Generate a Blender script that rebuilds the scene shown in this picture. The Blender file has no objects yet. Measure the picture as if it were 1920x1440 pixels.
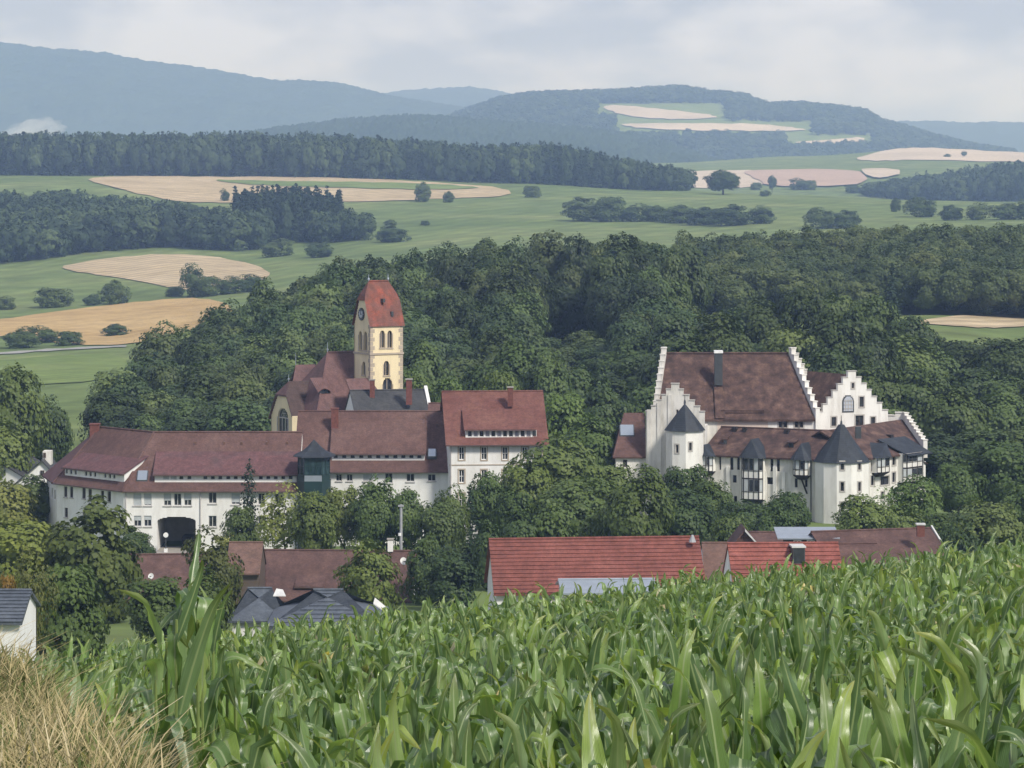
import bpy, bmesh, math, random
import numpy as np
from math import radians, sin, cos, pi
random.seed(7); RNG = np.random.default_rng(7)
S = bpy.context.scene
COL = S.collection

# ------------------------------------------------------------------ camera
F = 6061.0          # focal length in photograph pixels (1920 wide)
YH = 330.0          # row of the eye level
cd = bpy.data.cameras.new('camera'); cam = bpy.data.objects.new('camera', cd); COL.objects.link(cam)
cd.sensor_width = 36.0; cd.lens = F / 1920 * 36.0
cd.shift_y = -(720 - YH) / 1920
cd.clip_start = 0.1; cd.clip_end = 40000
cam.location = (0, 0, 0); cam.rotation_euler = (radians(90), 0, 0)
S.camera = cam

# ------------------------------------------------------------------ world, sun, exposure
SUN_DIR = np.array([0.52, -0.62, 0.78]); SUN_DIR /= np.linalg.norm(SUN_DIR)
W = bpy.data.worlds.new('World'); S.world = W; W.use_nodes = True
nt = W.node_tree; nt.nodes.clear()
def wn(t, **k):
    n = nt.nodes.new(t)
    for a, b in k.items(): setattr(n, a, b)
    return n
out = wn('ShaderNodeOutputWorld'); bg = wn('ShaderNodeBackground'); sky = wn('ShaderNodeTexSky')
sky.sky_type = 'NISHITA'; sky.sun_disc = False
sky.sun_elevation = math.asin(SUN_DIR[2]); sky.sun_rotation = math.atan2(SUN_DIR[0], SUN_DIR[1])
tc = wn('ShaderNodeTexCoord'); mp = wn('ShaderNodeMapping'); mp.inputs['Scale'].default_value = (10, 10, 24)
nz = wn('ShaderNodeTexNoise'); nz.inputs['Scale'].default_value = 1.6; nz.inputs['Detail'].default_value = 7; nz.inputs['Roughness'].default_value = 0.55
rp = wn('ShaderNodeValToRGB')
rp.color_ramp.elements[0].position = 0.42; rp.color_ramp.elements[0].color = (1.42, 1.52, 2.05, 1)
rp.color_ramp.elements[1].position = 0.6; rp.color_ramp.elements[1].color = (2.48, 2.52, 3.02, 1)
mx = wn('ShaderNodeMix', data_type='RGBA'); mx.inputs[0].default_value = 0.93
nt.links.new(tc.outputs['Generated'], mp.inputs['Vector']); nt.links.new(mp.outputs[0], nz.inputs['Vector'])
nt.links.new(nz.outputs['Fac'], rp.inputs[0]); nt.links.new(sky.outputs[0], mx.inputs[6]); nt.links.new(rp.outputs[0], mx.inputs[7])
nt.links.new(mx.outputs[2], bg.inputs[0]); bg.inputs[1].default_value = 0.1
nt.links.new(bg.outputs[0], out.inputs[0])
sd = bpy.data.lights.new('sun', 'SUN'); sd.energy = 1.5; sd.angle = radians(11); sd.color = (1.0, 0.96, 0.9)
sun = bpy.data.objects.new('sun', sd); COL.objects.link(sun)
from mathutils import Vector
sun.rotation_euler = Vector(SUN_DIR).to_track_quat('Z', 'Y').to_euler(); sun.location = (60, -80, 90)
S.view_settings.view_transform = 'Standard'; S.view_settings.look = 'None'
S.view_settings.exposure = 1.5; S.view_settings.gamma = 1.0; S.view_settings.use_curve_mapping = False
S.render.engine = 'CYCLES'; S.render.image_settings.color_mode = 'RGB'
cy = S.cycles
cy.use_denoising = True; cy.max_bounces = 6; cy.diffuse_bounces = 3; cy.glossy_bounces = 2
cy.transmission_bounces = 3; cy.transparent_max_bounces = 8; cy.volume_bounces = 1

# ------------------------------------------------------------------ materials
M = {}
class NT:
    def __init__(s, name):
        m = bpy.data.materials.new(name); m.use_nodes = True; s.m = m; s.t = m.node_tree
        s.t.nodes.clear(); s.out = s.n('ShaderNodeOutputMaterial'); M[name] = m
    def n(s, t, **k):
        x = s.t.nodes.new(t)
        for a, b in k.items(): setattr(x, a, b)
        return x
    def l(s, a, b): s.t.links.new(a, b)
    def bsdf(s, rough=0.8, spec=0.3):
        b = s.n('ShaderNodeBsdfPrincipled'); b.inputs['Roughness'].default_value = rough
        b.inputs['Specular IOR Level'].default_value = spec
        s.l(b.outputs[0], s.out.inputs[0]); s.b = b; return b
    def coord(s, kind='Object', scale=(1, 1, 1)):
        c = s.n('ShaderNodeTexCoord'); m = s.n('ShaderNodeMapping'); m.inputs['Scale'].default_value = scale
        s.l(c.outputs[kind], m.inputs[0]); return m.outputs[0]
    def noise(s, vec, sc, det=4, ro=0.55):
        x = s.n('ShaderNodeTexNoise'); x.inputs['Scale'].default_value = sc; x.inputs['Detail'].default_value = det
        x.inputs['Roughness'].default_value = ro
        if vec is not None: s.l(vec, x.inputs['Vector'])
        return x.outputs['Fac']
    def ramp(s, fac, stops):
        r = s.n('ShaderNodeValToRGB'); e = r.color_ramp.elements
        while len(e) < len(stops): e.new(0.5)
        for i, (p, c) in enumerate(stops): e[i].position = p; e[i].color = (*c, 1)
        s.l(fac, r.inputs[0]); return r.outputs[0]
    def mix(s, fac, a, b, mode='MIX'):
        x = s.n('ShaderNodeMix', data_type='RGBA', blend_type=mode)
        for sock, v in ((x.inputs[0], fac), (x.inputs[6], a), (x.inputs[7], b)):
            if isinstance(v, (int, float)): sock.default_value = v
            elif isinstance(v, tuple): sock.default_value = (*v, 1)
            else: s.l(v, sock)
        return x.outputs[2]
    def bump(s, h, strength=0.4, dist=0.05):
        b = s.n('ShaderNodeBump'); b.inputs['Strength'].default_value = strength; b.inputs['Distance'].default_value = dist
        s.l(h, b.inputs['Height']); s.l(b.outputs[0], s.b.inputs['Normal'])
def mul(c, k): return tuple(x * k for x in c)

def m_plain(name, col, rough=0.7, spec=0.3, var=0.12, sc=1.5, metal=0):
    t = NT(name); b = t.bsdf(rough, spec); b.inputs['Metallic'].default_value = metal
    f = t.noise(t.coord(), sc, 4)
    t.l(t.ramp(f, [(0.3, mul(col, 1 - var)), (0.7, mul(col, 1 + var))]), b.inputs['Base Color'])
def m_plaster(name, col, stain, amt=0.5):
    t = NT(name); b = t.bsdf(0.9, 0.2)
    a = t.noise(t.coord(scale=(1, 1, 0.25)), 0.9, 6, 0.65)      # rain streaks run down
    c = t.noise(t.coord(), 0.25, 3)
    col1 = t.mix(t.ramp(a, [(0.45, (0, 0, 0)), (0.75, (amt, amt, amt))]), col, stain)
    col2 = t.mix(t.ramp(c, [(0.5, (0, 0, 0)), (0.8, (amt * .5,) * 3)]), col1, stain)
    t.l(col2, b.inputs['Base Color'])
    t.bump(t.noise(t.coord(), 14, 3), 0.25, 0.02)
def m_tile(name, c1, c2, c3, course=0.3, patch=0.35, rough=0.85):
    t = NT(name); b = t.bsdf(rough, 0.25)
    v = t.coord()
    big = t.noise(v, patch, 5, 0.6); fine = t.noise(t.coord(scale=(1, 1, 1.6)), 5.0, 3, 0.7)
    base = t.ramp(big, [(0.3, c1), (0.5, c2), (0.72, c3)])
    sp = t.ramp(fine, [(0.3, (0.72,) * 3), (0.7, (1.22,) * 3)])
    streak = t.ramp(t.noise(t.coord(scale=(1.6, 1.6, 0.12)), 1.0, 4), [(0.35, (0.82,) * 3), (0.65, (1.1,) * 3)])
    colr = t.mix(1.0, t.mix(1.0, base, sp, 'MULTIPLY'), streak, 'MULTIPLY')
    t.l(colr, b.inputs['Base Color'])
    w = t.n('ShaderNodeTexWave', wave_type='BANDS', bands_direction='Z', wave_profile='SAW')
    w.inputs['Scale'].default_value = 1.0 / course * 0.314; w.inputs['Distortion'].default_value = 0.6; w.inputs['Detail'].default_value = 1
    t.l(v, w.inputs['Vector'])
    t.bump(w.outputs['Fac'], 0.55, 0.05)
def m_leaf(name, stops, transl=0.25, rough=0.55, objcol=True, noise_sc=0.6):
    t = NT(name); b = t.bsdf(rough, 0.25)
    oi = t.n('ShaderNodeObjectInfo')
    c = t.ramp(oi.outputs['Random'], stops)
    f = t.noise(t.coord(), noise_sc, 3)
    c = t.mix(1.0, c, t.ramp(f, [(0.32, (0.78, 0.82, 0.84)), (0.7, (1.22, 1.18, 1.08))]), 'MULTIPLY')
    if objcol: c = t.mix(1.0, c, oi.outputs['Color'], 'MULTIPLY')
    t.l(c, b.inputs['Base Color'])
    tr = t.n('ShaderNodeBsdfTranslucent'); t.l(t.mix(1.0, c, (1.25, 1.35, 0.6), 'MULTIPLY'), tr.inputs[0])
    ms = t.n('ShaderNodeMixShader'); ms.inputs[0].default_value = transl
    t.l(b.outputs[0], ms.inputs[1]); t.l(tr.outputs[0], ms.inputs[2]); t.l(ms.outputs[0], t.out.inputs[0])
def m_ground(name, stops, sc, sc2=None, fine=1.0, band=None):
    t = NT(name); b = t.bsdf(0.95, 0.1)
    v = t.coord()
    a = t.noise(v, sc, 6, 0.6)
    c = t.ramp(a, stops)
    f = t.noise(v, sc2 or sc * 14, 4, 0.7)
    c = t.mix(1.0, c, t.ramp(f, [(0.3, (1 - .18 * fine,) * 3), (0.7, (1 + .18 * fine,) * 3)]), 'MULTIPLY')
    if band:
        w = t.n('ShaderNodeTexWave', wave_type='BANDS', bands_direction='X'); w.inputs['Scale'].default_value = band[0]
        w.inputs['Distortion'].default_value = 3.0; w.inputs['Detail'].default_value = 2
        mpn = t.n('ShaderNodeMapping'); mpn.inputs['Rotation'].default_value = (0, 0, band[1]); t.l(v, mpn.inputs[0]); t.l(mpn.outputs[0], w.inputs['Vector'])
        c = t.mix(1.0, c, t.ramp(w.outputs['Fac'], [(0.2, (1 - (band[2] if len(band) > 2 else .2),) * 3), (0.8, (1.07,) * 3)]), 'MULTIPLY')
    t.l(c, b.inputs['Base Color'])

m_plaster('white_plaster', (0.76, 0.76, 0.74), (0.52, 0.50, 0.45), 0.5)
m_plaster('cream_plaster', (0.77, 0.765, 0.74), (0.50, 0.48, 0.43), 0.6)
m_plaster('castle_plaster', (0.70, 0.68, 0.63), (0.34, 0.32, 0.28), 0.9)
m_plaster('bright_castle_plaster', (0.76, 0.75, 0.71), (0.46, 0.43, 0.38), 0.7)
m_plaster('pink_plaster', (0.62, 0.52, 0.45), (0.5, 0.42, 0.36), 0.5)
m_plaster('yellow_plaster', (0.74, 0.63, 0.41), (0.50, 0.42, 0.29), 0.6)
m_plain('sandstone', (0.40, 0.34, 0.27), 0.9)
m_plain('grey_stone', (0.42, 0.40, 0.37), 0.9)
m_tile('annex_tile', (0.092, 0.052, 0.045), (0.122, 0.068, 0.058), (0.148, 0.090, 0.077), 0.32, 0.16)
m_tile('dormer_tile', (0.10, 0.055, 0.055), (0.135, 0.066, 0.066), (0.085, 0.062, 0.064), 0.32, 0.2)
m_tile('old_tile', (0.13, 0.052, 0.042), (0.155, 0.068, 0.055), (0.20, 0.095, 0.07), 0.3, 0.3)
m_tile('castle_tile', (0.046, 0.029, 0.026), (0.085, 0.050, 0.042), (0.16, 0.098, 0.075), 0.3, 0.8)
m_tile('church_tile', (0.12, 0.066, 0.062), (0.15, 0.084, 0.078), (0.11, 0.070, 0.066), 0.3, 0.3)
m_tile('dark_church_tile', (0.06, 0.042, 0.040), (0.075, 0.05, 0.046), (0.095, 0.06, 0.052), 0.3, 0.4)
m_tile('tower_tile', (0.15, 0.066, 0.053), (0.18, 0.080, 0.062), (0.31, 0.085, 0.055), 0.3, 0.45)
m_tile('barn_tile', (0.15, 0.055, 0.044), (0.20, 0.070, 0.055), (0.235, 0.090, 0.072), 0.5, 0.4)
m_tile('brick_red_tile', (0.20, 0.068, 0.053), (0.25, 0.084, 0.066), (0.29, 0.105, 0.084), 0.5, 0.5)
m_tile('brown_tile', (0.075, 0.045, 0.040), (0.105, 0.060, 0.052), (0.14, 0.082, 0.068), 0.3, 0.5)
m_tile('weathered_tile', (0.13, 0.078, 0.06), (0.16, 0.095, 0.075), (0.10, 0.066, 0.054), 0.3, 0.6)
m_tile('slate', (0.022, 0.027, 0.035), (0.03, 0.036, 0.045), (0.042, 0.05, 0.06), 0.25, 0.6, 0.6)
m_tile('dark_slate', (0.04, 0.042, 0.045), (0.055, 0.056, 0.058), (0.07, 0.07, 0.07), 0.25, 0.5, 0.7)
m_tile('grey_tile', (0.075, 0.088, 0.108), (0.09, 0.105, 0.125), (0.11, 0.125, 0.145), 0.34, 0.5, 0.55)
m_plain('zinc', (0.30, 0.34, 0.38), 0.4, 0.5, 0.1, metal=0.3)
m_plain('dark_metal', (0.05, 0.055, 0.06), 0.45, 0.5)
m_plain('green_metal', (0.012, 0.035, 0.035), 0.4, 0.5)
m_plain('timber', (0.022, 0.018, 0.018), 0.8)
m_plain('white_paint', (0.78, 0.78, 0.76), 0.5)
m_plain('window_frame', (0.55, 0.55, 0.53), 0.5)
m_plain('brown_frame', (0.10, 0.075, 0.06), 0.6)
m_plain('brick', (0.15, 0.058, 0.046), 0.9, var=0.25, sc=4)
m_plain('pole_metal', (0.32, 0.33, 0.34), 0.5)
m_plain('gutter', (0.10, 0.065, 0.06), 0.6)
m_plain('pipe_grey', (0.45, 0.43, 0.42), 0.6)
m_plain('asphalt', (0.09, 0.09, 0.09), 0.95)
m_plain('bark', (0.055, 0.045, 0.036), 0.95, var=0.3, sc=6)
m_plain('blind', (0.42, 0.45, 0.46), 0.7)
m_plain('gold_blue_panel', (0.30, 0.30, 0.34), 0.7, var=0.35, sc=3)
m_plain('clock_black', (0.012, 0.012, 0.014), 0.5)
m_plain('clock_grey', (0.42, 0.45, 0.5), 0.5)
m_plain('stone_slab', (0.3, 0.28, 0.25), 0.9)
t = NT('glass'); b = t.bsdf(0.12, 0.6); t.l(t.ramp(t.noise(t.coord(), 1.2, 2), [(0.35, (0.012, 0.014, 0.018)), (0.75, (0.06, 0.065, 0.075))]), b.inputs['Base Color'])
t = NT('teal_glass'); b = t.bsdf(0.1, 0.6); t.l(t.ramp(t.noise(t.coord(), 0.8, 2), [(0.35, (0.012, 0.03, 0.034)), (0.75, (0.07, 0.12, 0.13))]), b.inputs['Base Color'])
t = NT('sky_glass'); b = t.bsdf(0.08, 1.0); b.inputs['Base Color'].default_value = (0.45, 0.5, 0.53, 1); b.inputs['Metallic'].default_value = 0.7
LEAF = [(0.0, (0.048, 0.074, 0.030)), (0.4, (0.068, 0.100, 0.036)), (0.75, (0.090, 0.122, 0.041)), (1.0, (0.118, 0.144, 0.050))]
m_leaf('foliage', LEAF, 0.22)
m_leaf('far_foliage', [(0.0, (0.028, 0.050, 0.026)), (0.5, (0.046, 0.076, 0.034)), (1.0, (0.082, 0.118, 0.048))], 0.12, 0.7)
m_leaf('needles', [(0.0, (0.016, 0.032, 0.020)), (1.0, (0.028, 0.050, 0.026))], 0.05, 0.7)
m_ground('meadow', [(0.3, (0.090, 0.132, 0.042)), (0.5, (0.125, 0.168, 0.056)), (0.7, (0.175, 0.205, 0.078))], 0.014, 0.05, 1.6, (0.02, 0.35, .06))
m_ground('light_meadow', [(0.3, (0.115, 0.170, 0.046)), (0.7, (0.170, 0.215, 0.070))], 0.015, 0.08, 1.2, (0.05, 0.9, .1))
m_ground('stubble', [(0.3, (0.36, 0.285, 0.17)), (0.7, (0.48, 0.39, 0.255))], 0.016, 0.09, 1.0, (0.035, 0.6))
m_ground('golden_wheat', [(0.3, (0.36, 0.245, 0.105)), (0.7, (0.48, 0.345, 0.165))], 0.02, 0.1, 1.1, (0.05, 1.2))
m_ground('pale_field', [(0.3, (0.42, 0.36, 0.28)), (0.7, (0.54, 0.46, 0.37))], 0.012, 0.06, 0.5)
m_ground('pink_field', [(0.3, (0.35, 0.26, 0.21)), (0.7, (0.43, 0.33, 0.27))], 0.012, 0.06, 0.5)
m_ground('forest_floor', [(0.3, (0.020, 0.036, 0.018)), (0.7, (0.040, 0.062, 0.028))], 0.012, 0.12)
m_ground('soil', [(0.3, (0.10, 0.075, 0.05)), (0.7, (0.15, 0.11, 0.075))], 0.6, 9)
m_ground('gravel_road', [(0.3, (0.26, 0.26, 0.24)), (0.7, (0.30, 0.30, 0.27))], 0.05, 1)
def m_corn(name, top, back, rib, dry=False):
    t = NT(name); b = t.bsdf(0.29, 0.75)
    uv = t.n('ShaderNodeTexCoord').outputs['UV']; sp = t.n('ShaderNodeSeparateXYZ'); t.l(uv, sp.inputs[0])
    a = t.n('ShaderNodeMath', operation='SUBTRACT'); t.l(sp.outputs[0], a.inputs[0]); a.inputs[1].default_value = 0.5
    ab = t.n('ShaderNodeMath', operation='ABSOLUTE'); t.l(a.outputs[0], ab.inputs[0])
    ribf = t.ramp(ab.outputs[0], [(0.035, (1, 1, 1)), (0.085, (0, 0, 0))])
    oi = t.n('ShaderNodeObjectInfo'); geo = t.n('ShaderNodeNewGeometry'); at = t.n('ShaderNodeAttribute', attribute_name='lt')
    ad = t.n('ShaderNodeMath', operation='ADD'); t.l(oi.outputs['Random'], ad.inputs[0]); t.l(at.outputs['Fac'], ad.inputs[1]); fc = t.n('ShaderNodeMath', operation='FRACT'); t.l(ad.outputs[0], fc.inputs[0])
    var = t.ramp(fc.outputs[0], [(0, (0.48, 0.58, 0.62)), (0.35, (0.78, 0.86, 0.9)), (0.65, (1.08, 1.1, 1.1)), (0.85, (1.5, 1.48, 1.5)), (0.93, (1.5, 1.4, 0.95)), (1, (1.85, 1.7, 1.3))])  # leaf-to-leaf tone; the pale steps also put leaf highlights into the colour
    col = t.mix(geo.outputs['Backfacing'], top, back)
    ns = t.noise(t.coord('UV', (14, 2.2, 1)), 1.0, 5, 0.7)
    col = t.mix(1.0, col, t.ramp(ns, [(0.3, (0.75,) * 3), (0.7, (1.25,) * 3)]), 'MULTIPLY')
    # tips and edges yellow a little
    tip = t.n('ShaderNodeMath', operation='POWER'); t.l(sp.outputs[1], tip.inputs[0]); tip.inputs[1].default_value = 5
    tf = t.n('ShaderNodeMath', operation='MULTIPLY'); t.l(tip.outputs[0], tf.inputs[0]); tf.inputs[1].default_value = 0.55
    col = t.mix(tf.outputs[0], col, (0.26, 0.22, 0.08))
    col = t.mix(1.0, col, var, 'MULTIPLY')
    col = t.mix(ribf, col, rib)
    t.l(col, b.inputs['Base Color'])
    w = t.n('ShaderNodeTexWave', wave_type='BANDS', bands_direction='X'); w.inputs['Scale'].default_value = 5; t.l(uv, w.inputs['Vector'])
    t.bump(w.outputs['Fac'], 0.35, 0.004)
    tr = t.n('ShaderNodeBsdfTranslucent'); t.l(t.mix(1.0, col, (1.5, 1.6, 0.5), 'MULTIPLY'), tr.inputs[0])
    ms = t.n('ShaderNodeMixShader'); ms.inputs[0].default_value = 0.32
    t.l(b.outputs[0], ms.inputs[1]); t.l(tr.outputs[0], ms.inputs[2]); t.l(ms.outputs[0], t.out.inputs[0])
m_corn('corn_leaf', (0.135, 0.212, 0.060), (0.185, 0.262, 0.12), (0.30, 0.37, 0.19))
m_corn('corn_dry', (0.34, 0.30, 0.16), (0.38, 0.34, 0.20), (0.42, 0.38, 0.25))
m_plain('corn_stalk', (0.15, 0.20, 0.06), 0.6, var=0.25, sc=3)
def m_grass(name, stops):
    t = NT(name); b = t.bsdf(0.8, 0.2); at = t.n('ShaderNodeAttribute', attribute_name='tone')
    c = t.ramp(at.outputs['Fac'], stops); t.l(c, b.inputs['Base Color'])
    tr = t.n('ShaderNodeBsdfTranslucent'); t.l(c, tr.inputs[0]); ms = t.n('ShaderNodeMixShader'); ms.inputs[0].default_value = 0.25
    t.l(b.outputs[0], ms.inputs[1]); t.l(tr.outputs[0], ms.inputs[2]); t.l(ms.outputs[0], t.out.inputs[0])
m_grass('straw', [(0, (0.13, 0.14, 0.05)), (0.3, (0.36, 0.30, 0.14)), (0.7, (0.52, 0.43, 0.23)), (1, (0.66, 0.57, 0.36))])
m_grass('weed', [(0, (0.06, 0.10, 0.03)), (0.5, (0.11, 0.15, 0.045)), (0.85, (0.22, 0.22, 0.08)), (1, (0.50, 0.40, 0.12))])

# ------------------------------------------------------------------ helpers
def X(px, d): return (px - 960) * d / F
def Z(py, d): return -(py - YH) * d / F
ROOT = {}
def thing(name, label, cat, loc, group=None):
    o = bpy.data.objects.new(name, None); COL.objects.link(o); o.location = loc; o.empty_display_size = 0.5
    o['label'] = label; o['category'] = cat
    if group: o['group'] = group
    ROOT[o] = Vector(loc); return o
def tag(o, label=None, cat=None, group=None, kind=None):
    if label: o['label'] = label
    if cat: o['category'] = cat
    if group: o['group'] = group
    if kind: o['kind'] = kind
    return o
class MB:
    def __init__(s): s.v = []; s.f = []
    def poly(s, pts):
        i = len(s.v); s.v += [tuple(p) for p in pts]; s.f.append(tuple(range(i, i + len(pts))))
    def hexa(s, a, b):                                   # a: 4 pts, b: 4 pts (opposite faces)
        i = len(s.v); s.v += [tuple(p) for p in a] + [tuple(p) for p in b]
        s.f += [(i, i+1, i+2, i+3), (i+7, i+6, i+5, i+4)] + [(i+k, i+4+k, i+4+(k+1) % 4, i+(k+1) % 4) for k in range(4)]
    def fbox(s, fr, u0, u1, v0, v1, w0, w1):
        p = fr.pt
        s.hexa([p(u0, v0, w0), p(u1, v0, w0), p(u1, v0, w1), p(u0, v0, w1)], [p(u0, v1, w0), p(u1, v1, w0), p(u1, v1, w1), p(u0, v1, w1)])
    def box(s, x0, x1, y0, y1, z0, z1):
        s.hexa([(x0, y0, z0), (x1, y0, z0), (x1, y0, z1), (x0, y0, z1)], [(x0, y1, z0), (x1, y1, z0), (x1, y1, z1), (x0, y1, z1)])
    def prism(s, pts, dz):                               # polygon thickened downwards
        i = len(s.v); n = len(pts); s.v += [tuple(p) for p in pts] + [(p[0], p[1], p[2] - dz) for p in pts]
        s.f += [tuple(range(i, i+n)), tuple(range(i+2*n-1, i+n-1, -1))] + [(i+k, i+n+k, i+n+(k+1) % n, i+(k+1) % n) for k in range(n)]
    def cyl(s, c0, c1, r0, r1, n=8, cap=True):
        c0 = Vector(c0); c1 = Vector(c1); ax = (c1 - c0).normalized()
        t = ax.orthogonal().normalized(); q = ax.cross(t); i = len(s.v)
        for c, r in ((c0, r0), (c1, r1)):
            for k in range(n):
                a = 2 * pi * k / n; s.v.append(tuple(c + (t * cos(a) + q * sin(a)) * r))
        s.f += [(i+k, i+(k+1) % n, i+n+(k+1) % n, i+n+k) for k in range(n)]
        if cap: s.f += [tuple(range(i+n-1, i-1, -1)), tuple(range(i+n, i+2*n))]
    def build(s, name, mat, parent=None, smooth=False):
        r = parent
        while r is not None and r not in ROOT: r = r.parent
        off = ROOT[r] if r is not None else Vector((0, 0, 0))
        me = bpy.data.meshes.new(name)
        me.from_pydata([(a - off[0], b - off[1], c - off[2]) for a, b, c in s.v], [], s.f); me.update()
        bm = bmesh.new(); bm.from_mesh(me); bmesh.ops.recalc_face_normals(bm, faces=bm.faces); bm.to_mesh(me); bm.free()
        if smooth: me.polygons.foreach_set('use_smooth', [True] * len(me.polygons))
        me.materials.append(M[mat]); o = bpy.data.objects.new(name, me); COL.objects.link(o); o.parent = parent
        return o
class Fr:                                                # a facade line: u along, v into the building, w = height
    def __init__(s, ax, ay, bx, by):
        s.ax, s.ay = ax, ay; L = math.hypot(bx - ax, by - ay); s.L = L
        s.dx, s.dy = (bx - ax) / L, (by - ay) / L; s.nx, s.ny = -s.dy, s.dx
    def pt(s, u, v, w): return (s.ax + s.dx * u + s.nx * v, s.ay + s.dy * u + s.ny * v, w)
    def u(s, px, v=0):
        k = (px - 960) / F
        return (k * (s.ay + s.ny * v) - s.ax - s.nx * v) / (s.dx - k * s.dy)
    def w(s, py, u, v=0): return -(py - YH) * (s.ay + s.dy * u + s.ny * v) / F
    def win(s, r, v=0):
        px0, py0, px1, py1 = r; a, b = s.u(px0, v), s.u(px1, v); m = (a + b) / 2
        return (a, b, s.w(py1, m, v), s.w(py0, m, v))
    def off(s, v, u0=0, u1=None):
        a = s.pt(u0, v, 0); b = s.pt(s.L if u1 is None else u1, v, 0); return Fr(a[0], a[1], b[0], b[1])
    def right(s, D):                                     # frame of the right-hand end wall
        a = s.pt(s.L, 0, 0); b = s.pt(s.L, D, 0); return Fr(a[0], a[1], b[0], b[1])
    def left(s, D):
        a = s.pt(0, D, 0); b = s.pt(0, 0, 0); return Fr(a[0], a[1], b[0], b[1])
def frp(pa, da, pb, db): return Fr(X(pa, da), da, X(pb, db), db)
def cellwall(mb, fr, solids, holes, v0, v1):
    us = sorted({round(x, 4) for r in solids + holes for x in r[:2]}); ws = sorted({round(x, 4) for r in solids + holes for x in r[2:]})
    nu, nw = len(us) - 1, len(ws) - 1
    def ins(i, j):
        if i < 0 or j < 0 or i >= nu or j >= nw: return False
        cu, cw = (us[i] + us[i+1]) / 2, (ws[j] + ws[j+1]) / 2
        return any(a < cu < b and c < cw < d for a, b, c, d in solids) and not any(a < cu < b and c < cw < d for a, b, c, d in holes)
    p = fr.pt
    for i in range(nu):
        for j in range(nw):
            if not ins(i, j): continue
            a, b, c, d = us[i], us[i+1], ws[j], ws[j+1]
            mb.poly([p(a, v0, c), p(b, v0, c), p(b, v0, d), p(a, v0, d)])
            if not ins(i-1, j): mb.poly([p(a, v1, c), p(a, v0, c), p(a, v0, d), p(a, v1, d)])
            if not ins(i+1, j): mb.poly([p(b, v0, c), p(b, v1, c), p(b, v1, d), p(b, v0, d)])
            if not ins(i, j+1): mb.poly([p(a, v0, d), p(b, v0, d), p(b, v1, d), p(a, v1, d)])
            if not ins(i, j-1): mb.poly([p(a, v1, c), p(b, v1, c), p(b, v0, c), p(a, v0, c)])
def arch(r, n=4, rise=None):
    u0, u1, w0, w1 = r; R = (u1 - u0) / 2; rise = rise or R * 1.15; c = (u0 + u1) / 2; res = [(u0, u1, w0, w1 - rise)]
    for k in range(n):
        t = (k + 0.35) / n; h = R * math.sqrt(max(0, 1 - t * t)); res.append((c - h, c + h, w1 - rise + rise * k / n, w1 - rise + rise * (k + 1) / n))
    return res
def window(par, fr, r, frame='window_frame', glass='glass', v=0.12, nm=1, nt_=0, sill=None, surround=None, bar=0.07, blind=0.0, name='window'):
    u0, u1, w0, w1 = r; mb = MB(); e = 0.015
    mb.fbox(fr, u0 - e, u0 + bar, v, v + .06, w0 - e, w1 + e); mb.fbox(fr, u1 - bar, u1 + e, v, v + .06, w0 - e, w1 + e)
    mb.fbox(fr, u0 + bar, u1 - bar, v, v + .06, w0 - e, w0 + bar); mb.fbox(fr, u0 + bar, u1 - bar, v, v + .06, w1 - bar, w1 + e)
    for k in range(nm):
        c = u0 + (u1 - u0) * (k + 1) / (nm + 1); mb.fbox(fr, c - bar * .45, c + bar * .45, v + .005, v + .055, w0 + bar, w1 - bar)
    for k in range(nt_):
        c = w0 + (w1 - w0) * (k + 1) / (nt_ + 1); mb.fbox(fr, u0 + bar, u1 - bar, v + .01, v + .05, c - bar * .4, c + bar * .4)
    o = mb.build(name, frame, par)
    mb = MB(); mb.fbox(fr, u0 - e, u1 + e, v + .07, v + .09, w0 - e, w1 + e); mb.build('pane', glass, o)
    if blind:
        mb = MB(); mb.fbox(fr, u0 + bar * .5, u1 - bar * .5, v - .03, v - .004, w1 - (w1 - w0) * blind, w1 - .004); mb.build('roller_blind', 'blind', o)
    if sill:
        mb = MB(); mb.fbox(fr, u0 - .1, u1 + .1, -.1, .1, w0 - .12, w0 - .004); mb.build('sill', sill, o)
    if surround:
        mb = MB(); b = .16
        mb.fbox(fr, u0 - b, u0 - .003, -.035, .05, w0 - b, w1 + b); mb.fbox(fr, u1 + .003, u1 + b, -.035, .05, w0 - b, w1 + b)
        mb.fbox(fr, u0 - .003, u1 + .003, -.035, .05, w1 + .003, w1 + b); mb.fbox(fr, u0 - .003, u1 + .003, -.045, .05, w0 - b, w0 - .003)
        mb.build('stone_surround', surround, o)
    return o
def wall(par, fr, u0, u1, w0, w1, wins=(), holes=(), mat='white_plaster', v0=0.0, t=0.32, name='wall', extra=(), **kw):
    """wins: pixel rects; per-window dicts allowed as a fifth element"""
    hs = list(holes); todo = []
    for r in wins:
        o = dict(kw)
        if len(r) == 5: o.update(r[4]); r = r[:4]
        q = fr.win(r, v0); hs.append(q); todo.append((q, o))
    mb = MB(); f2 = fr.off(v0) if v0 else fr
    cellwall(mb, f2, [(u0, u1, w0, w1)] + list(extra), hs, 0, t)
    o = mb.build(name, mat, par)
    for q, oo in todo: window(par, f2, q, **oo)
    return o
def slab(par, name, pts, mat, th=0.16):
    mb = MB(); mb.prism(pts, th); return mb.build(name, mat, par)
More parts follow.
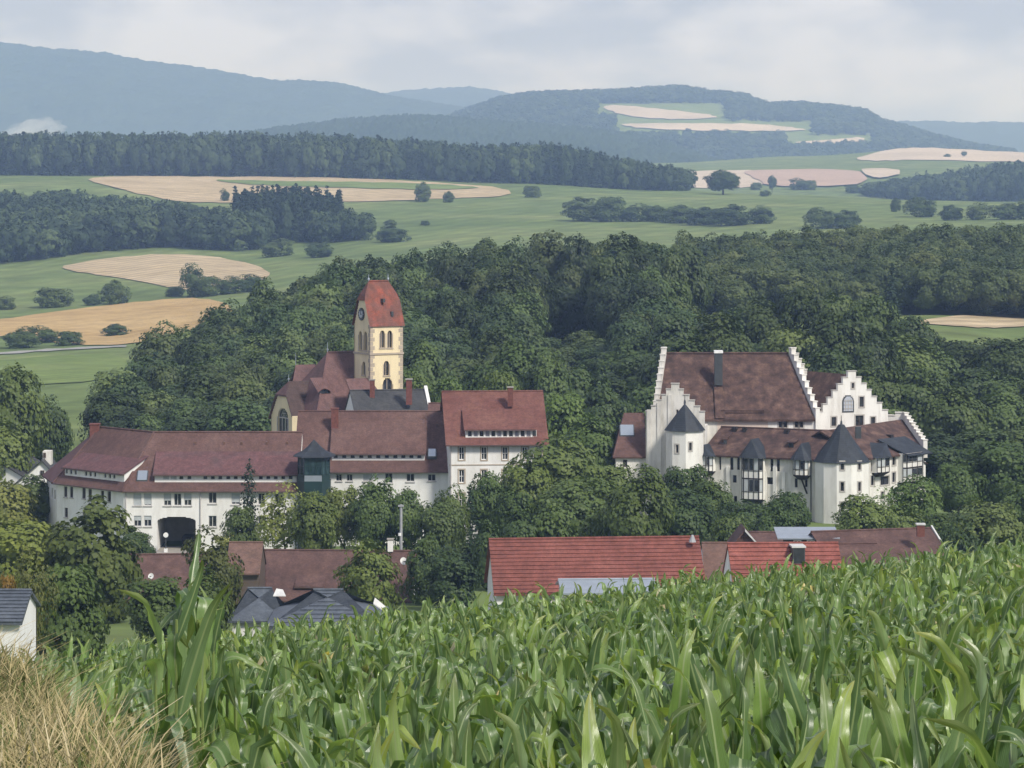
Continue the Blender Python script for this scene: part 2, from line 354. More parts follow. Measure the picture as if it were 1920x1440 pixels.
def chimney(par, x, y, z0, z1, w=0.7, mat='brick', dd=None, cap='stone_slab'):
    dd = dd or w; mb = MB(); mb.box(x - w/2, x + w/2, y - dd/2, y + dd/2, z0, z1); o = mb.build('chimney', mat, par)
    mb = MB(); mb.box(x - w/2 - .08, x + w/2 + .08, y - dd/2 - .08, y + dd/2 + .08, z1 + .002, z1 + .14); mb.build('chimney_cap', cap, o)
    return o
def gutter(par, fr, u0, u1, v, w):
    mb = MB(); mb.fbox(fr, u0, u1, v - .14, v, w - .13, w); mb.build('gutter', 'gutter', par)
def pipe(par, fr, u, w0, w1, mat='pipe_grey'):
    mb = MB(); mb.cyl(fr.pt(u, -.1, w0), fr.pt(u, -.1, w1), .07, .07, 6); mb.build('downpipe', mat, par)
def skylight(par, fr, r, v, roofslope, mat='sky_glass'):
    """window lying on a roof plane; r = pixel rect at depth v"""
    u0, u1, w0, w1 = fr.win(r, v); dv = (w1 - w0) / roofslope; mb = MB(); g = MB(); e = .1
    def q(e, h): return [fr.pt(u0 - e, v - dv/2, w0 + h), fr.pt(u1 + e, v - dv/2, w0 + h), fr.pt(u1 + e, v + dv/2, w1 + h), fr.pt(u0 - e, v + dv/2, w1 + h)]
    mb.prism(q(e, .16), .3); o = mb.build('skylight', 'dark_metal', par)
    g.prism(q(-.02, .2), .06); g.build('pane', mat, o)
def vents(par, fr, pxs, py, vfun):
    for px in pxs:
        v, _ = vfun(px, py); u = fr.u(px, v); w = fr.w(py, u, v); mb = MB()
        mb.hexa([fr.pt(u-.17, v-.25, w-.12), fr.pt(u+.17, v-.25, w-.12), fr.pt(u+.1, v-.25, w+.16), fr.pt(u-.1, v-.25, w+.16)],
                [fr.pt(u-.17, v+.25, w-.12), fr.pt(u+.17, v+.25, w-.12), fr.pt(u+.1, v+.25, w+.2), fr.pt(u-.1, v+.25, w+.2)])
        mb.build('roof_vent', 'weathered_tile', par)
def gable_house(par, fr, D, z0, ze, zr, wmat, rmat, front=(), ov=0.45, ovs=0.3, ends=('gable', 'gable'), rmat2=None, kw={}, gut=True, th=.16, front_holes=(), gl=(), gr=(), courses=0, kwg=None):
    L = fr.L; sl = (zr - ze) / (D / 2); ze += ov * sl * .85; sl = (zr - ze) / (D / 2); p = fr.pt
    wall(par, fr, 0, L, z0, ze, front, mat=wmat, holes=front_holes, **kw)
    rr = fr.right(D); ll = fr.left(D); bb = Fr(*p(L, D, 0)[:2], *p(0, D, 0)[:2])
    wall(par, bb, 0, L, z0, ze, mat=wmat)
    for f, e, wn_ in ((rr, ends[1], gr), (ll, ends[0], gl)):
        wall(par, f, .002, D - .002, z0, ze, wn_, mat=wmat, **(kwg if kwg is not None else kw))
        if e == 'gable':
            mb = MB(); a = [f.pt(.002, 0, ze), f.pt(D - .002, 0, ze), f.pt(D/2, 0, zr - .12)]; bk = [f.pt(.002, .3, ze), f.pt(D - .002, .3, ze), f.pt(D/2, .3, zr - .12)]
            mb.v += a + bk; mb.f += [(0, 1, 2), (5, 4, 3), (0, 3, 4, 1), (1, 4, 5, 2), (2, 5, 3, 0)]; mb.build('gable', wmat, par)
    ul = -ovs if ends[0] == 'gable' else -ov; ur = L + (ovs if ends[1] == 'gable' else ov)
    rl = ul if ends[0] == 'gable' else D / 2; rg = ur if ends[1] == 'gable' else L - D / 2
    lo = ze - ov * sl + .05; hi = zr + .05
    fp = [p(ul, -ov, lo), p(ur, -ov, lo), p(rg, D/2, hi), p(rl, D/2, hi)]
    if courses:
        base = slab(par, 'roof', [(a, b, c - .06) for a, b, c in fp], rmat, th)
        A, B, C_, D_ = [Vector(q) for q in fp]
        nrm = (B - A).cross(D_ - A).normalized()
        for k in range(courses):
            t0, t1 = k / courses, (k + 1) / courses + .012
            q = [A.lerp(D_, t0) + nrm * .05, B.lerp(C_, t0) + nrm * .05, B.lerp(C_, min(t1, 1)) - nrm * .03, A.lerp(D_, min(t1, 1)) - nrm * .03]
            mb = MB(); mb.hexa(q, [x - nrm * .07 for x in q]); mb.build('tile_course', rmat, base)
    else: slab(par, 'roof', fp, rmat, th)
    slab(par, 'rear_roof', [p(ur, D + ov, lo), p(ul, D + ov, lo), p(rl, D/2, hi), p(rg, D/2, hi)], rmat2 or rmat, th)
    if ends[0] == 'hip': slab(par, 'hip_roof', [p(ul, D + ov, lo), p(ul, -ov, lo), p(rl, D/2, hi)], rmat, th)
    if ends[1] == 'hip': slab(par, 'hip_roof', [p(ur, -ov, lo), p(ur, D + ov, lo), p(rg, D/2, hi)], rmat, th)
    mb = MB(); mb.cyl(p(rl, D/2, hi), p(rg, D/2, hi), .13, .13, 6); mb.build('ridge_tiles', rmat, par)
    if gut: gutter(par, fr, ul, ur, -ov, lo - .02)
def dormer(par, fr, px0, px1, py0, py1, v0, pym, vm, wins, wmat='white_plaster', rmat='dormer_tile', ov=.35, cheeks=True, kw={}, uu=None):
    """shed dormer: front wall between rows py0 (top) and py1, roof running back to row pym at depth vm"""
    f = fr.off(v0); u0, u1 = (f.u(px0), f.u(px1)) if uu is None else uu
    um = (u0 + u1) / 2; wt, wb = f.w(py0, um), f.w(py1, um); wm = fr.w(pym, um, vm)
    mb = MB(); hs = []; todo = []
    for r in wins:
        o = dict(kw)
        if len(r) == 5: o.update(r[4]); r = r[:4]
        q = f.win(r); q = (q[0], q[1], max(q[2], wb + .1), min(q[3], wt - .08)); hs.append(q); todo.append((q, o))
    cellwall(mb, f, [(u0, u1, wb - .5, wt)], hs, 0, .22)
    d = mb.build('dormer', wmat, par)
    for q, o in todo: window(par, f, q, bar=.05, v=.08, **o)
    sl = (wm - wt) / (vm - v0); p = fr.pt
    mb = MB(); mb.prism([p(u0 - .2, v0 - ov, wt + .14 - ov * sl), p(u1 + .2, v0 - ov, wt + .14 - ov * sl), p(u1 + .2, vm, wm + .1), p(u0 - .2, vm, wm + .1)], .13)
    mb.build('dormer_roof', rmat, d)
    mb = MB(); mb.fbox(fr, u0 - .2, u1 + .2, v0 - ov - .1, v0 - ov - .002, wt - ov * sl - .04, wt - ov * sl + .1); mb.build('dormer_gutter', 'gutter', d)
    if cheeks:
        for u, s in ((u0, 1), (u1, -1)):
            mb = MB(); a = [p(u, v0 + .23, wb - .5), p(u, v0 + .23, wt), p(u, vm, wm)]; bk = [p(u + s * .15, v0 + .23, wb - .5), p(u + s * .15, v0 + .23, wt), p(u + s * .15, vm, wm)]
            mb.v += a + bk; mb.f += [(0, 1, 2), (5, 4, 3), (0, 3, 4, 1), (1, 4, 5, 2), (2, 5, 3, 0)]; mb.build('dormer_cheek', wmat, d)
    return d

# ------------------------------------------------------------------ terrain
CU = np.array([-2600, 0, 200, 330, 450, 580, 700, 950, 1250, 1500, 1750, 1920, 4500], float)
TB = {  # distance -> ground row in the photograph for each column
 85:   [1165]*13, 130: [1100]*13, 200: [1150]*13, 250: [1215]*13, 330: [1130]*13,
 385:  [1035,1035,1035,1035,1035,1035,1035,1020,990,985,985,985,985],
 430:  [960,960,950,940,930,925,920,930,930,930,940,940,940],
 500:  [880,880,870,860,850,840,830,810,810,800,810,800,800],
 600:  [815,815,810,800,780,730,700,680,660,660,645,665,665],
 700:  [760,760,755,750,735,665,640,615,610,610,600,612,612],
 800:  [705,705,700,700,700,690,680,640,600,590,575,575,575],
 860: [685,685,680,680,680,672,665,625,545,530,522,525,525],
 1000: [640,640,635,620,600,595,590,560,560,550,540,540,540],
 1200: [575,575,568,560,552,540,530,510,500,495,490,490,490],
 1350: [528,528,525,517,512,500,490,470,465,460,455,450,450],
 1500: [497,497,482,476,482,474,462,448,445,440,435,430,430],
 1600: [470,470,460,459,460,452,445,432,430,422,418,415,415],
 1850: [402,402,400,398,396,395,395,394,392,390,393,395,395],
 2000: [352,352,352,358,364,368,372,375,372,375,380,382,382],
 2200: [330,330,331,332,333,335,337,345,358,366,376,380,380],
 2350: [320,320,319,318,317,319,322,333,356,372,382,384,384],
 2600: [330,330,330,330,330,332,335,345,362,380,386,386,386],
 2800: [330,330,330,330,330,332,335,345,362,374,374,362,362],
 3000: [330,330,330,330,330,332,335,345,354,352,350,345,345],
 3400: [330,330,330,330,330,330,330,332,322,318,318,320,320],
 3800: [330,330,330,330,330,330,330,330,312,304,300,302,302],
 4200: [330,330,330,330,330,330,330,325,305,292,277,285,285],
 4600: [328,328,328,328,328,328,328,325,310,300,290,296,296],
 16000:[326]*13,
}
DK = np.array(sorted(TB), float)
ZT = np.array([[-(y - YH) * d / F for y in TB[d]] for d in DK.astype(int)])
ZT[0] = -13.0; ZT[1] = -21.0; ZT[2] = -32.0; ZT[3] = -38.0
def sstep(a, b, x): t = np.clip((x - a) / (b - a), 0, 1); return t * t * (3 - 2 * t)
def terrain(x, y):
    x = np.asarray(x, float); y = np.asarray(y, float)
    u = np.clip(960 + F * x / np.maximum(y, 85), CU[0], CU[-1]); yy = np.clip(y, DK[0], DK[-1])
    i = np.clip(np.searchsorted(CU, u, 'right') - 1, 0, len(CU) - 2); t = (u - CU[i]) / (CU[i+1] - CU[i]); t = t * t * (3 - 2 * t)
    cols = np.stack([np.interp(yy, DK, ZT[:, c]) for c in range(len(CU))], -1)
    za = np.take_along_axis(cols, i[..., None], -1)[..., 0]; zb = np.take_along_axis(cols, (i + 1)[..., None], -1)[..., 0]
    far = za + (zb - za) * t
    field = -(2.75 + 0.1135 * y) + 0.1 * np.clip(x, -16, 16)
    bank = -np.maximum(1.6, 1.42 + 0.066 * np.maximum(y, 0))
    xb = -0.45 - (y - 8) * 0.24
    k = 1 - (1 - sstep(xb - 0.2, xb + 0.6, x)) * (1 - sstep(15.5, 19, y))
    k = k * sstep(5.0, 8.5, y)
    near = bank + (field - bank) * k
    return near + (far - near) * sstep(68, 100, y)
def tz(x, y): return float(terrain(x, y))
rows = np.concatenate([np.linspace(-40, 4, 12), np.linspace(5, 30, 70), np.geomspace(30.5, 16000, 430)])
cols_u = np.concatenate([np.linspace(-2600, -150, 30), np.linspace(-140, 2060, 170), np.linspace(2070, 4500, 30)])
UU, RR = np.meshgrid(cols_u, rows); XX = (UU - 960) / F * np.maximum(RR, 110)
ZZ = terrain(XX, RR)
def grid_mesh(name, XX, YY, ZZ, mat, smooth=True):
    n, m = XX.shape; v = np.stack([XX, YY, ZZ], -1).reshape(-1, 3)
    i = np.arange(n * m).reshape(n, m); q = np.stack([i[:-1, :-1], i[:-1, 1:], i[1:, 1:], i[1:, :-1]], -1).reshape(-1, 4)
    me = bpy.data.meshes.new(name); me.vertices.add(len(v)); me.vertices.foreach_set('co', v.ravel())
    me.loops.add(len(q) * 4); me.loops.foreach_set('vertex_index', q.ravel().astype(np.int32))
    me.polygons.add(len(q)); me.polygons.foreach_set('loop_start', np.arange(0, len(q) * 4, 4, dtype=np.int32))
    me.update(calc_edges=True); me.validate()
    if smooth: me.polygons.foreach_set('use_smooth', np.ones(len(me.polygons), bool))
    me.materials.append(M[mat]); o = bpy.data.objects.new(name, me); COL.objects.link(o); return o
g = grid_mesh('ground', XX, RR, ZZ, 'meadow'); tag(g, 'green rolling meadow ground of the valley and hills', kind='structure')

# hills on the horizon
def hill(name, label, prof, dr, df, db, zf, mat, nu, nv, bump, u0, u1, ease=1.0):
    us = np.linspace(u0, u1, nu); yr = np.interp(us, [p[0] for p in prof], [p[1] for p in prof])
    zr = -(yr - YH) * dr / F
    tt = np.concatenate([np.linspace(0, 1, nv), 1 + np.linspace(0, 1, nv // 3)[1:]])
    dd = np.where(tt <= 1, df + (dr - df) * tt, dr + (db - dr) * (tt - 1))
    h = np.where(tt <= 1, np.sin(np.clip(tt, 0, 1) * pi / 2) ** ease, np.cos(np.clip(tt - 1, 0, 1) * pi / 2))
    U, D = np.meshgrid(us, dd); H = np.meshgrid(us, h)[1]
    ZB = zf + (zr[None, :] - zf) * H
    r = RNG.random(ZB.shape); r = (r + np.roll(r, 1, 1) * .5) / 1.5
    und = np.sin(U * .013 + D * .004) * np.sin(D * .006 - U * .009 + 1) * 14 * (H * (1 - H) * 3)
    ZZ = ZB + und + (r - .5) * bump * np.where(H > .02, 1, 0)
    XW = (U - 960) / F * (D * .35 + dr * .65)
    o = grid_mesh(name, XW, D, ZZ, mat, True); tag(o, label, kind='structure'); 
    return lambda x, y: float(np.interp(960 + F * x / (y * .35 + dr * .65), us, np.ones(nu)) )
hill('mountain', 'long blue forested mountain ridge rising to the left', [(-1500, 84), (-400, 78), (0, 82), (90, 93), (150, 98), (200, 102), (280, 118), (350, 126), (420, 136), (470, 146), (530, 155), (560, 153), (640, 158), (700, 174), (760, 187), (830, 198), (900, 208), (960, 213), (1040, 220), (1120, 228), (1240, 245), (1400, 272), (1700, 330)],
     9000, 7700, 10800, 5, 'forest_floor', 620, 130, 15, -1500, 1700)
hill('far_hill', 'pale blue wooded hill far behind the mountain shoulder', [(300, 300), (560, 225), (720, 178), (760, 172), (820, 167), (880, 164), (930, 172), (980, 183), (1060, 184), (1150, 192), (1400, 215), (1700, 260), (2000, 320)],
     11500, 9600, 13000, 5, 'forest_floor', 300, 40, 14, 300, 2000)
hill('far_ridge', 'flat blue ridge far away at the right edge', [(1300, 300), (1500, 250), (1600, 236), (1680, 229), (1750, 228), (1800, 232), (1860, 230), (1920, 232), (2200, 226), (3000, 240), (3800, 300)],
     10800, 9000, 12500, 5, 'forest_floor', 300, 40, 14, 1300, 3800)
HP = [(700, 300), (780, 262), (860, 226), (940, 198), (1000, 190), (1060, 188), (1120, 187), (1180, 184), (1270, 178), (1330, 186), (1390, 192), (1440, 210), (1500, 208), (1560, 214), (1620, 222), (1650, 240), (1690, 250), (1750, 268), (1820, 285), (1950, 305)]
hill('foothill', 'blue wooded foothill running out below the mountain', [(200, 290), (500, 246), (640, 226), (760, 218), (850, 222), (950, 230), (1050, 238), (1130, 246), (1200, 256), (1260, 272), (1310, 290), (1400, 325)], 5350, 4500, 5480, -4, 'forest_floor', 420, 70, 13, 200, 1400)
H1 = dict(dr=5600.0, df=4300.0, zf=8.0)
def hillz(u, d):
    yr = np.interp(u, [p[0] for p in HP], [p[1] for p in HP]); zr = -(yr - YH) * 7000 / F
    t = (np.asarray(d, float) - 5500) / 1500
    h = np.where(t <= 1, np.sin(np.clip(t, 0, 1) * pi / 2), np.cos(np.clip((t - 1) * 1500 / 900, 0, 1) * pi / 2))
    return 8 + (zr - 8) * h
us = np.linspace(700, 1950, 180); ds = np.linspace(5500, 7900, 100); U, D = np.meshgrid(us, ds)
o = grid_mesh('field_hill', (U - 960) / F * D, D, hillz(U, D), 'light_meadow'); tag(o, 'hazy hill with woods and pale fields right of centre', kind='structure')

# fields draped over the terrain
def solve_d(px, py, d0, d1, zfun):
    ds = np.linspace(d0, d1, 1500); z = zfun(px, ds); r = YH - z * F / ds
    return float(ds[np.argmin(np.abs(r - py))])
ter_u = lambda px, ds: terrain((px - 960) / F * ds, ds)
def field(name, label, mat, pts, d0, d1, zfun=None, off=None, n=22):
    zf = zfun or ter_u; w = []
    for _ in range(2):                                   # round the outline off
        pts = [q for i in range(len(pts)) for q in ((pts[i][0] * .78 + pts[(i + 1) % len(pts)][0] * .22, pts[i][1] * .78 + pts[(i + 1) % len(pts)][1] * .22), (pts[i][0] * .22 + pts[(i + 1) % len(pts)][0] * .78, pts[i][1] * .22 + pts[(i + 1) % len(pts)][1] * .78))]
    for i, (a, b) in enumerate(pts):
        for k in range(1):
            px, py = a + sin(i * 1.9) * 2.2, b + sin(i * 2.7 + 1) * .7; d = solve_d(px, py, d0, d1, zf); w.append((X(px, d), d))
    bm = bmesh.new(); bm.faces.new([bm.verts.new((x, y, 0)) for x, y in w])
    xs = [p[0] for p in w]; ys = [p[1] for p in w]
    for k in range(1, n):
        for co, no in (((min(xs) + (max(xs) - min(xs)) * k / n, 0, 0), (1, 0, 0)), ((0, min(ys) + (max(ys) - min(ys)) * k / n, 0), (0, 1, 0))):
            bmesh.ops.bisect_plane(bm, geom=bm.verts[:] + bm.edges[:] + bm.faces[:], plane_co=co, plane_no=no)
    for v in bm.verts:
        x, y = v.co.x, v.co.y; v.co.z = float(zf(960 + F * x / y, np.array([y]))[0]) + (off if off is not None else .08 + y * .0002)
    bmesh.ops.recalc_face_normals(bm, faces=bm.faces)
    me = bpy.data.meshes.new(name); bm.to_mesh(me); bm.free(); me.materials.append(M[mat])
    o = bpy.data.objects.new(name, me); COL.objects.link(o); tag(o, label, kind='structure'); return o
hz = lambda px, ds: hillz(px, ds)
field('stubble_field', 'pale stubble field below the long dark treeline', 'stubble', [(140, 333), (300, 331), (395, 333), (600, 332), (800, 342), (950, 353), (960, 369), (820, 374), (700, 379), (420, 381), (335, 380), (250, 362)], 1800, 2215)
field('meadow_strip', 'narrow green strip across the stubble field', 'light_meadow', [(398, 338), (520, 342), (680, 343), (840, 348), (915, 355), (800, 358), (640, 354), (500, 350), (420, 344)], 1900, 2215, off=.9)
field('wheat_field', 'pale wheat field on the rise below the left wood', 'stubble', [(105, 502), (190, 486), (300, 477), (400, 481), (490, 500), (512, 520), (430, 548), (350, 546), (240, 524), (150, 512)], 1180, 1560)
field('golden_field', 'golden wheat field in the left valley', 'golden_wheat', [(-300, 640), (-100, 612), (0, 600), (160, 578), (300, 563), (370, 559), (430, 570), (440, 592), (340, 628), (290, 641), (190, 650), (100, 643), (0, 628), (-150, 650)], 900, 1290)
field('valley_road', 'pale country road crossing the left valley', 'gravel_road', [(-200, 678), (0, 662), (100, 655), (240, 648), (240, 651.5), (100, 658.5), (0, 666), (-200, 683)], 800, 1080)
field('mown_meadow', 'light green mown meadow beside the left valley road', 'light_meadow', [(-200, 700), (0, 676), (235, 660), (235, 712), (0, 728), (-200, 745)], 700, 1000)
field('corner_field', 'small pale field at the right edge beside the wood', 'stubble', [(1700, 606), (1760, 597), (1850, 588), (1920, 583), (2100, 578), (2100, 606), (1920, 613), (1860, 617), (1780, 612)], 600, 800)
field('distant_field', 'pinkish distant field beyond the green crest', 'pale_field', [(1270, 322), (1380, 320), (1440, 321), (1435, 352), (1300, 354), (1275, 350)], 2900, 3420)
field('distant_field', 'dusky pink distant field in the middle of the strip', 'pink_field', [(1382, 320.5), (1600, 318.5), (1630, 335), (1610, 350), (1440, 352), (1420, 338)], 2900, 3420, off=1.4)
field('distant_field', 'pale distant field ending the strip on the right', 'pale_field', [(1606, 318), (1680, 319), (1692, 328), (1660, 336), (1634, 336)], 2900, 3420, off=1.9)
field('distant_field', 'long pale distant field at the right edge', 'pale_field', [(1595, 300), (1660, 282), (1720, 277), (1800, 281), (1950, 289), (2200, 290), (2200, 306), (1900, 305), (1720, 300), (1650, 303)], 3500, 4210)
field('hill_field', 'upper pale field on the hazy hill', 'pale_field', [(1125, 200), (1160, 198), (1240, 206), (1330, 216), (1350, 222), (1270, 226), (1190, 221), (1150, 212)], 5550, 6950, hz, 1.8)
field('hill_field', 'long pale field across the middle of the hazy hill', 'pale_field', [(1160, 233), (1280, 233), (1420, 234), (1480, 240), (1520, 246), (1430, 248), (1260, 246), (1180, 240)], 5550, 6800, hz, 2.2)
field('hill_field', 'lower pale field on the right end of the hazy hill', 'pale_field', [(1480, 268), (1560, 264), (1618, 258), (1624, 268), (1590, 277), (1530, 275)], 5510, 6700, hz, 2.2)
field('hill_field', 'small pale field low in the woods of the hazy hill', 'pale_field', [(1236, 286), (1290, 284), (1292, 291), (1262, 302), (1250, 300)], 5500, 6400, hz, 2.2)
field('hill_field', 'sliver of pale field between hazy woods', 'pale_field', [(1402, 284), (1460, 285), (1458, 291), (1410, 290)], 5500, 6400, hz, 2.2)

#__PART2__
# ================================================================== the white annex
GB = -45.6
f2 = Fr(-55.6, 395.0, -46.2, 385.0); f3 = frp(232, 385, 560, 385); f1 = Fr(-58.3, 405.0, -55.6, 395.0)
ZE, ZR = -37.08, -31.07
an = thing('annex_building', 'long white three storey wing with red roof, angled left end and arched gateway', 'building', (-40, 390, GB))
up = lambda xs, a, b: [(x0, a, x1, b) for x0, x1 in xs]
wall(an, f1, 0, f1.L - .003, GB, ZE, [(96.5, 914, 99.5, 933), (101.5, 918, 104.5, 936)], mat='cream_plaster', nm=0)
dk = dict(sill='pipe_grey', frame='brown_frame')
wall(an, f2, 0, f2.L - .003, GB, ZE,
     [(120, 912, 126, 932, dk), (131, 913, 137, 933, dk), (154, 915, 160.5, 935, dk), (165.5, 917, 172, 937, dk), (189, 920, 195, 940, dk), (201.5, 921, 208, 941, dk),
      (189, 961, 195.5, 981, dk), (202, 962, 208.5, 982, dk), (155, 957, 161, 976, dk), (121, 952, 127, 970, dk)], mat='cream_plaster')
gu0, gu1 = f3.u(295), f3.u(367); gb, gt = GB, f3.w(969, 6)
ga = arch((gu0, gu1, gb, gt), 5, .55)
wl = dict(frame='window_frame', sill='pipe_grey')
wall(an, f3, 0, f3.L, GB, ZE,
     [(250, 925, 265, 948, dict(blind=.97, **wl)), (270, 925, 284, 948, dict(blind=.9, **wl)), (307, 925, 321, 948, dict(blind=.6, **wl)), (326, 925, 340, 948, wl), (345, 925, 359, 948, dict(blind=.55, **wl)),
      (391, 923, 406, 944, wl), (434, 925, 450, 946, dict(blind=.8, **wl)), (484, 925, 497, 946, wl), (515, 925, 530, 946, wl),
      (251, 967, 265, 987, dict(blind=.45, **wl)), (270, 967, 284, 987, dict(blind=.4, **wl)), (391, 967, 406, 988, wl), (440, 967, 454, 988, wl), (484, 967, 498, 988, wl)],
     holes=ga, mat='cream_plaster')
# gateway passage: side walls, back wall, ceiling, paving
mb = MB(); mb.fbox(f3, gu0 - .3, gu0 - .002, .33, 9, gb, gt + .1); mb.fbox(f3, gu1 + .002, gu1 + .3, .33, 9, gb, gt + .1); mb.build('passage_wall', 'cream_plaster', an)
mb = MB(); mb.fbox(f3, gu0 - .3, gu1 + .3, 9.002, 9.3, gb, gt + .1); mb.build('passage_rear_wall', 'grey_stone', an)
mb = MB(); mb.fbox(f3, gu0 + 2.9, gu1 - .3, 8.6, 8.95, gb + 2.6, gt - .2); mb.build('passage_panel', 'pipe_grey', an)
mb = MB(); mb.fbox(f3, gu0 - .3, gu1 + .3, .33, 9.3, gt + .102, gt + .3); mb.build('passage_ceiling', 'timber', an)
mb = MB(); mb.fbox(f3, gu0 - .28, gu1 + .28, -3.5, 8.98, GB - .2, -44.62); mb.build('paving', 'stone_slab', an)
mb = MB(); mb.fbox(f3, gu1 - 2.1, gu1 - .4, 4.5, 8, GB + .25, GB + 2.1); mb.build('passage_gate', 'timber', an)
sl = (ZR - ZE) / 6.5; ov = .5; lo = ZE - ov * sl + .05
R = (-43.4, 391.5, ZR + .05); Lr = (-50.9, 399.5, ZR + .05)
cor2 = f2.pt(f2.L, 0, 0); c23 = (-46.2 - .2, 385 - .5, lo); c12 = (-55.6 - .45, 395 - .25, lo)
e3r = f3.pt(f3.L, -ov, lo); r3 = (f3.pt(f3.L, 0, 0)[0], 391.5, ZR + .05)
slab(an, 'roof', [c23, e3r, r3, R], 'annex_tile'); slab(an, 'roof', [c12, c23, R, Lr], 'annex_tile')
c01 = (-58.9, 405.1, lo)
slab(an, 'roof', [c01, c12, Lr], 'dormer_tile')
slab(an, 'rear_roof', [(r3[0], 398.5, lo), (-40.5, 398.5, lo), R, r3], 'annex_tile'); slab(an, 'rear_roof', [(-40.5, 398.5, lo), (-46.5, 405, lo), (-52, 408, lo), Lr, R], 'annex_tile')
slab(an, 'rear_roof', [(-52, 408, lo), c01, Lr], 'annex_tile')
mb = MB(); mb.poly([(r3[0], 385.33, GB), (r3[0], 398, GB), (r3[0], 398, ZE), (r3[0], 391.5, ZR - .1), (r3[0], 385.33, ZE)]); mb.poly([(r3[0], 398, GB), (-40.5, 398, GB), (-40.5, 398, ZE), (r3[0], 398, ZE)])
mb.poly([(-40.5, 398, GB), (-58.3, 405, GB), (-58.3, 405, ZE), (-40.5, 398, ZE)]); mb.build('rear_wall', 'cream_plaster', an)
mb = MB(); mb.cyl(R, r3, .14, .14, 6); mb.cyl(R, Lr, .14, .14, 6); mb.cyl(R, c23, .12, .12, 6); mb.cyl(Lr, c12, .12, .12, 6); mb.build('ridge_tiles', 'annex_tile', an)
gutter(an, f3, -.2, f3.L, -ov, lo); gutter(an, f2, -.3, f2.L + .1, -ov, lo)
dormer(an, f3, 290, 556, 888, 902, .55, 848, 4.0,
       [(306, 890, 317, 899, dict(blind=.95)), (320, 890, 331, 899, dict(blind=.95))] + [(x, 890, x + 8, 899, dict(nm=0)) for x in (336, 351, 381, 395, 409, 424, 438, 452, 485, 499, 513, 527, 541)])
dormer(an, f2, 0, 0, 881.5, 896, .55, 850, 4.0, [(x, 877.5 + (x - 114) * .1, x + 4.2, 888 + (x - 114) * .1, dict(nm=0)) for x in (122.5, 131, 139.5, 159, 167.5, 176, 195, 204, 212)], uu=(.9, f2.L - .7))
skylight(an, f3, (258, 886, 276, 902), 1.2, sl)
roofv = lambda f, ze, s: (lambda px, py: (lambda v: (v, 0))(next((v for v in np.linspace(0, 8, 200) if ze + v * s - f.w(py, f.u(px, v), v) > 0), 3)))
vents(an, f3, (366, 420, 453, 500, 539), 831, roofv(f3, ZE, sl)); 
for px in (232, 376): pipe(an, f3, f3.u(px) + (.25 if px == 232 else 0), GB, ZE - .1)
chimney(an, X(178, 399.5), 399.5, -32.6, Z(796, 399.5), 1.15, 'brick', cap='brick')

# right-hand wing of the annex
GB2 = -45
f4 = frp(556, 389, 843, 389); ze4 = Z(884, 389); zr4 = Z(772, 396)
aw = thing('annex_wing', 'taller red roofed white wing between the green stair tower and the old house', 'building', (-18, 394, GB2))
wd = dict(frame='window_frame', sill='pipe_grey')
gable_house(aw, f4, 14, GB2, ze4, zr4, 'white_plaster', 'annex_tile',
            [(630, 889, 641, 902, wd), (650, 889, 661, 902, wd), (681, 889, 697, 902, dict(blind=.9, **wd)), (722, 887, 736, 906, wd), (762, 888, 777, 903, wd), (802, 889, 817, 902, wd)], ov=.5)
s4 = (zr4 - ze4) / 7
dormer(aw, f4, 622, 796, 848, 862, .9, 790, 5.2, [(x, 851, x + 8.5, 859.5, dict(nm=0)) for x in (625, 641, 657, 673, 689, 705, 721, 737, 752, 767, 782)], rmat='annex_tile')
skylight(aw, f4, (803, 845, 817, 858), 1.3, s4)
vents(aw, f4, (645, 687, 729, 774, 820), 797, roofv(f4, ze4 + .3, s4))
chimney(aw, X(628, 393.5), 393.5, zr4 - 2.6, Z(767, 393.5), .85, 'brick', cap='brick')

# green glazed stair tower
st = thing('glazed_stair_tower', 'dark green glazed stair tower with pointed slate roof', 'stair tower', (X(588, 384), 384, GB))
cx, cy_ = X(588.5, 384.5), 384.6; hw = 1.95
pts = [(-hw, -.2), (-hw + .9, -1.5), (hw - .9, -1.5), (hw, -.2), (hw, 1.6), (-hw, 1.6)]
zt = Z(858, 383); zb = Z(903, 383)
mb = MB(); i = len(pts)
mb.v += [(cx + a, cy_ + b, GB) for a, b in pts] + [(cx + a, cy_ + b, zb) for a, b in pts]
mb.f += [tuple(range(5, -1, -1)), tuple(range(6, 12))] + [(k, (k + 1) % 6, 6 + (k + 1) % 6, 6 + k) for k in range(6)]
mb.build('base_panel', 'green_metal', st)
for k in range(3):
    (a0, b0), (a1, b1) = pts[k], pts[k + 1]; fr = Fr(cx + a0, cy_ + b0, cx + a1, cy_ + b1); n = 3 if k == 1 else 2
    for q in range(n):
        u0, u1 = fr.L * q / n + .03, fr.L * (q + 1) / n - .03
        wo = window(st, fr, (u0, u1, zb + .75, zt - .05), frame='green_metal', glass='teal_glass', v=.02, nm=0, nt_=1, bar=.1)
    mb = MB(); mb.fbox(fr, .02, fr.L - .02, .0, .1, zb + .01, zb + .7); mb.build('parapet_panel', 'zinc' if k == 1 else 'green_metal', st)
mb = MB(); mb.v += [(cx + a * .93, cy_ + b * .8 + .25, zb) for a, b in pts] + [(cx + a * .93, cy_ + b * .8 + .25, zt) for a, b in pts]
mb.f += [(k, (k + 1) % 6, 6 + (k + 1) % 6, 6 + k) for k in range(6)]; mb.build('core', 'green_metal', st)
mb = MB(); prev = None
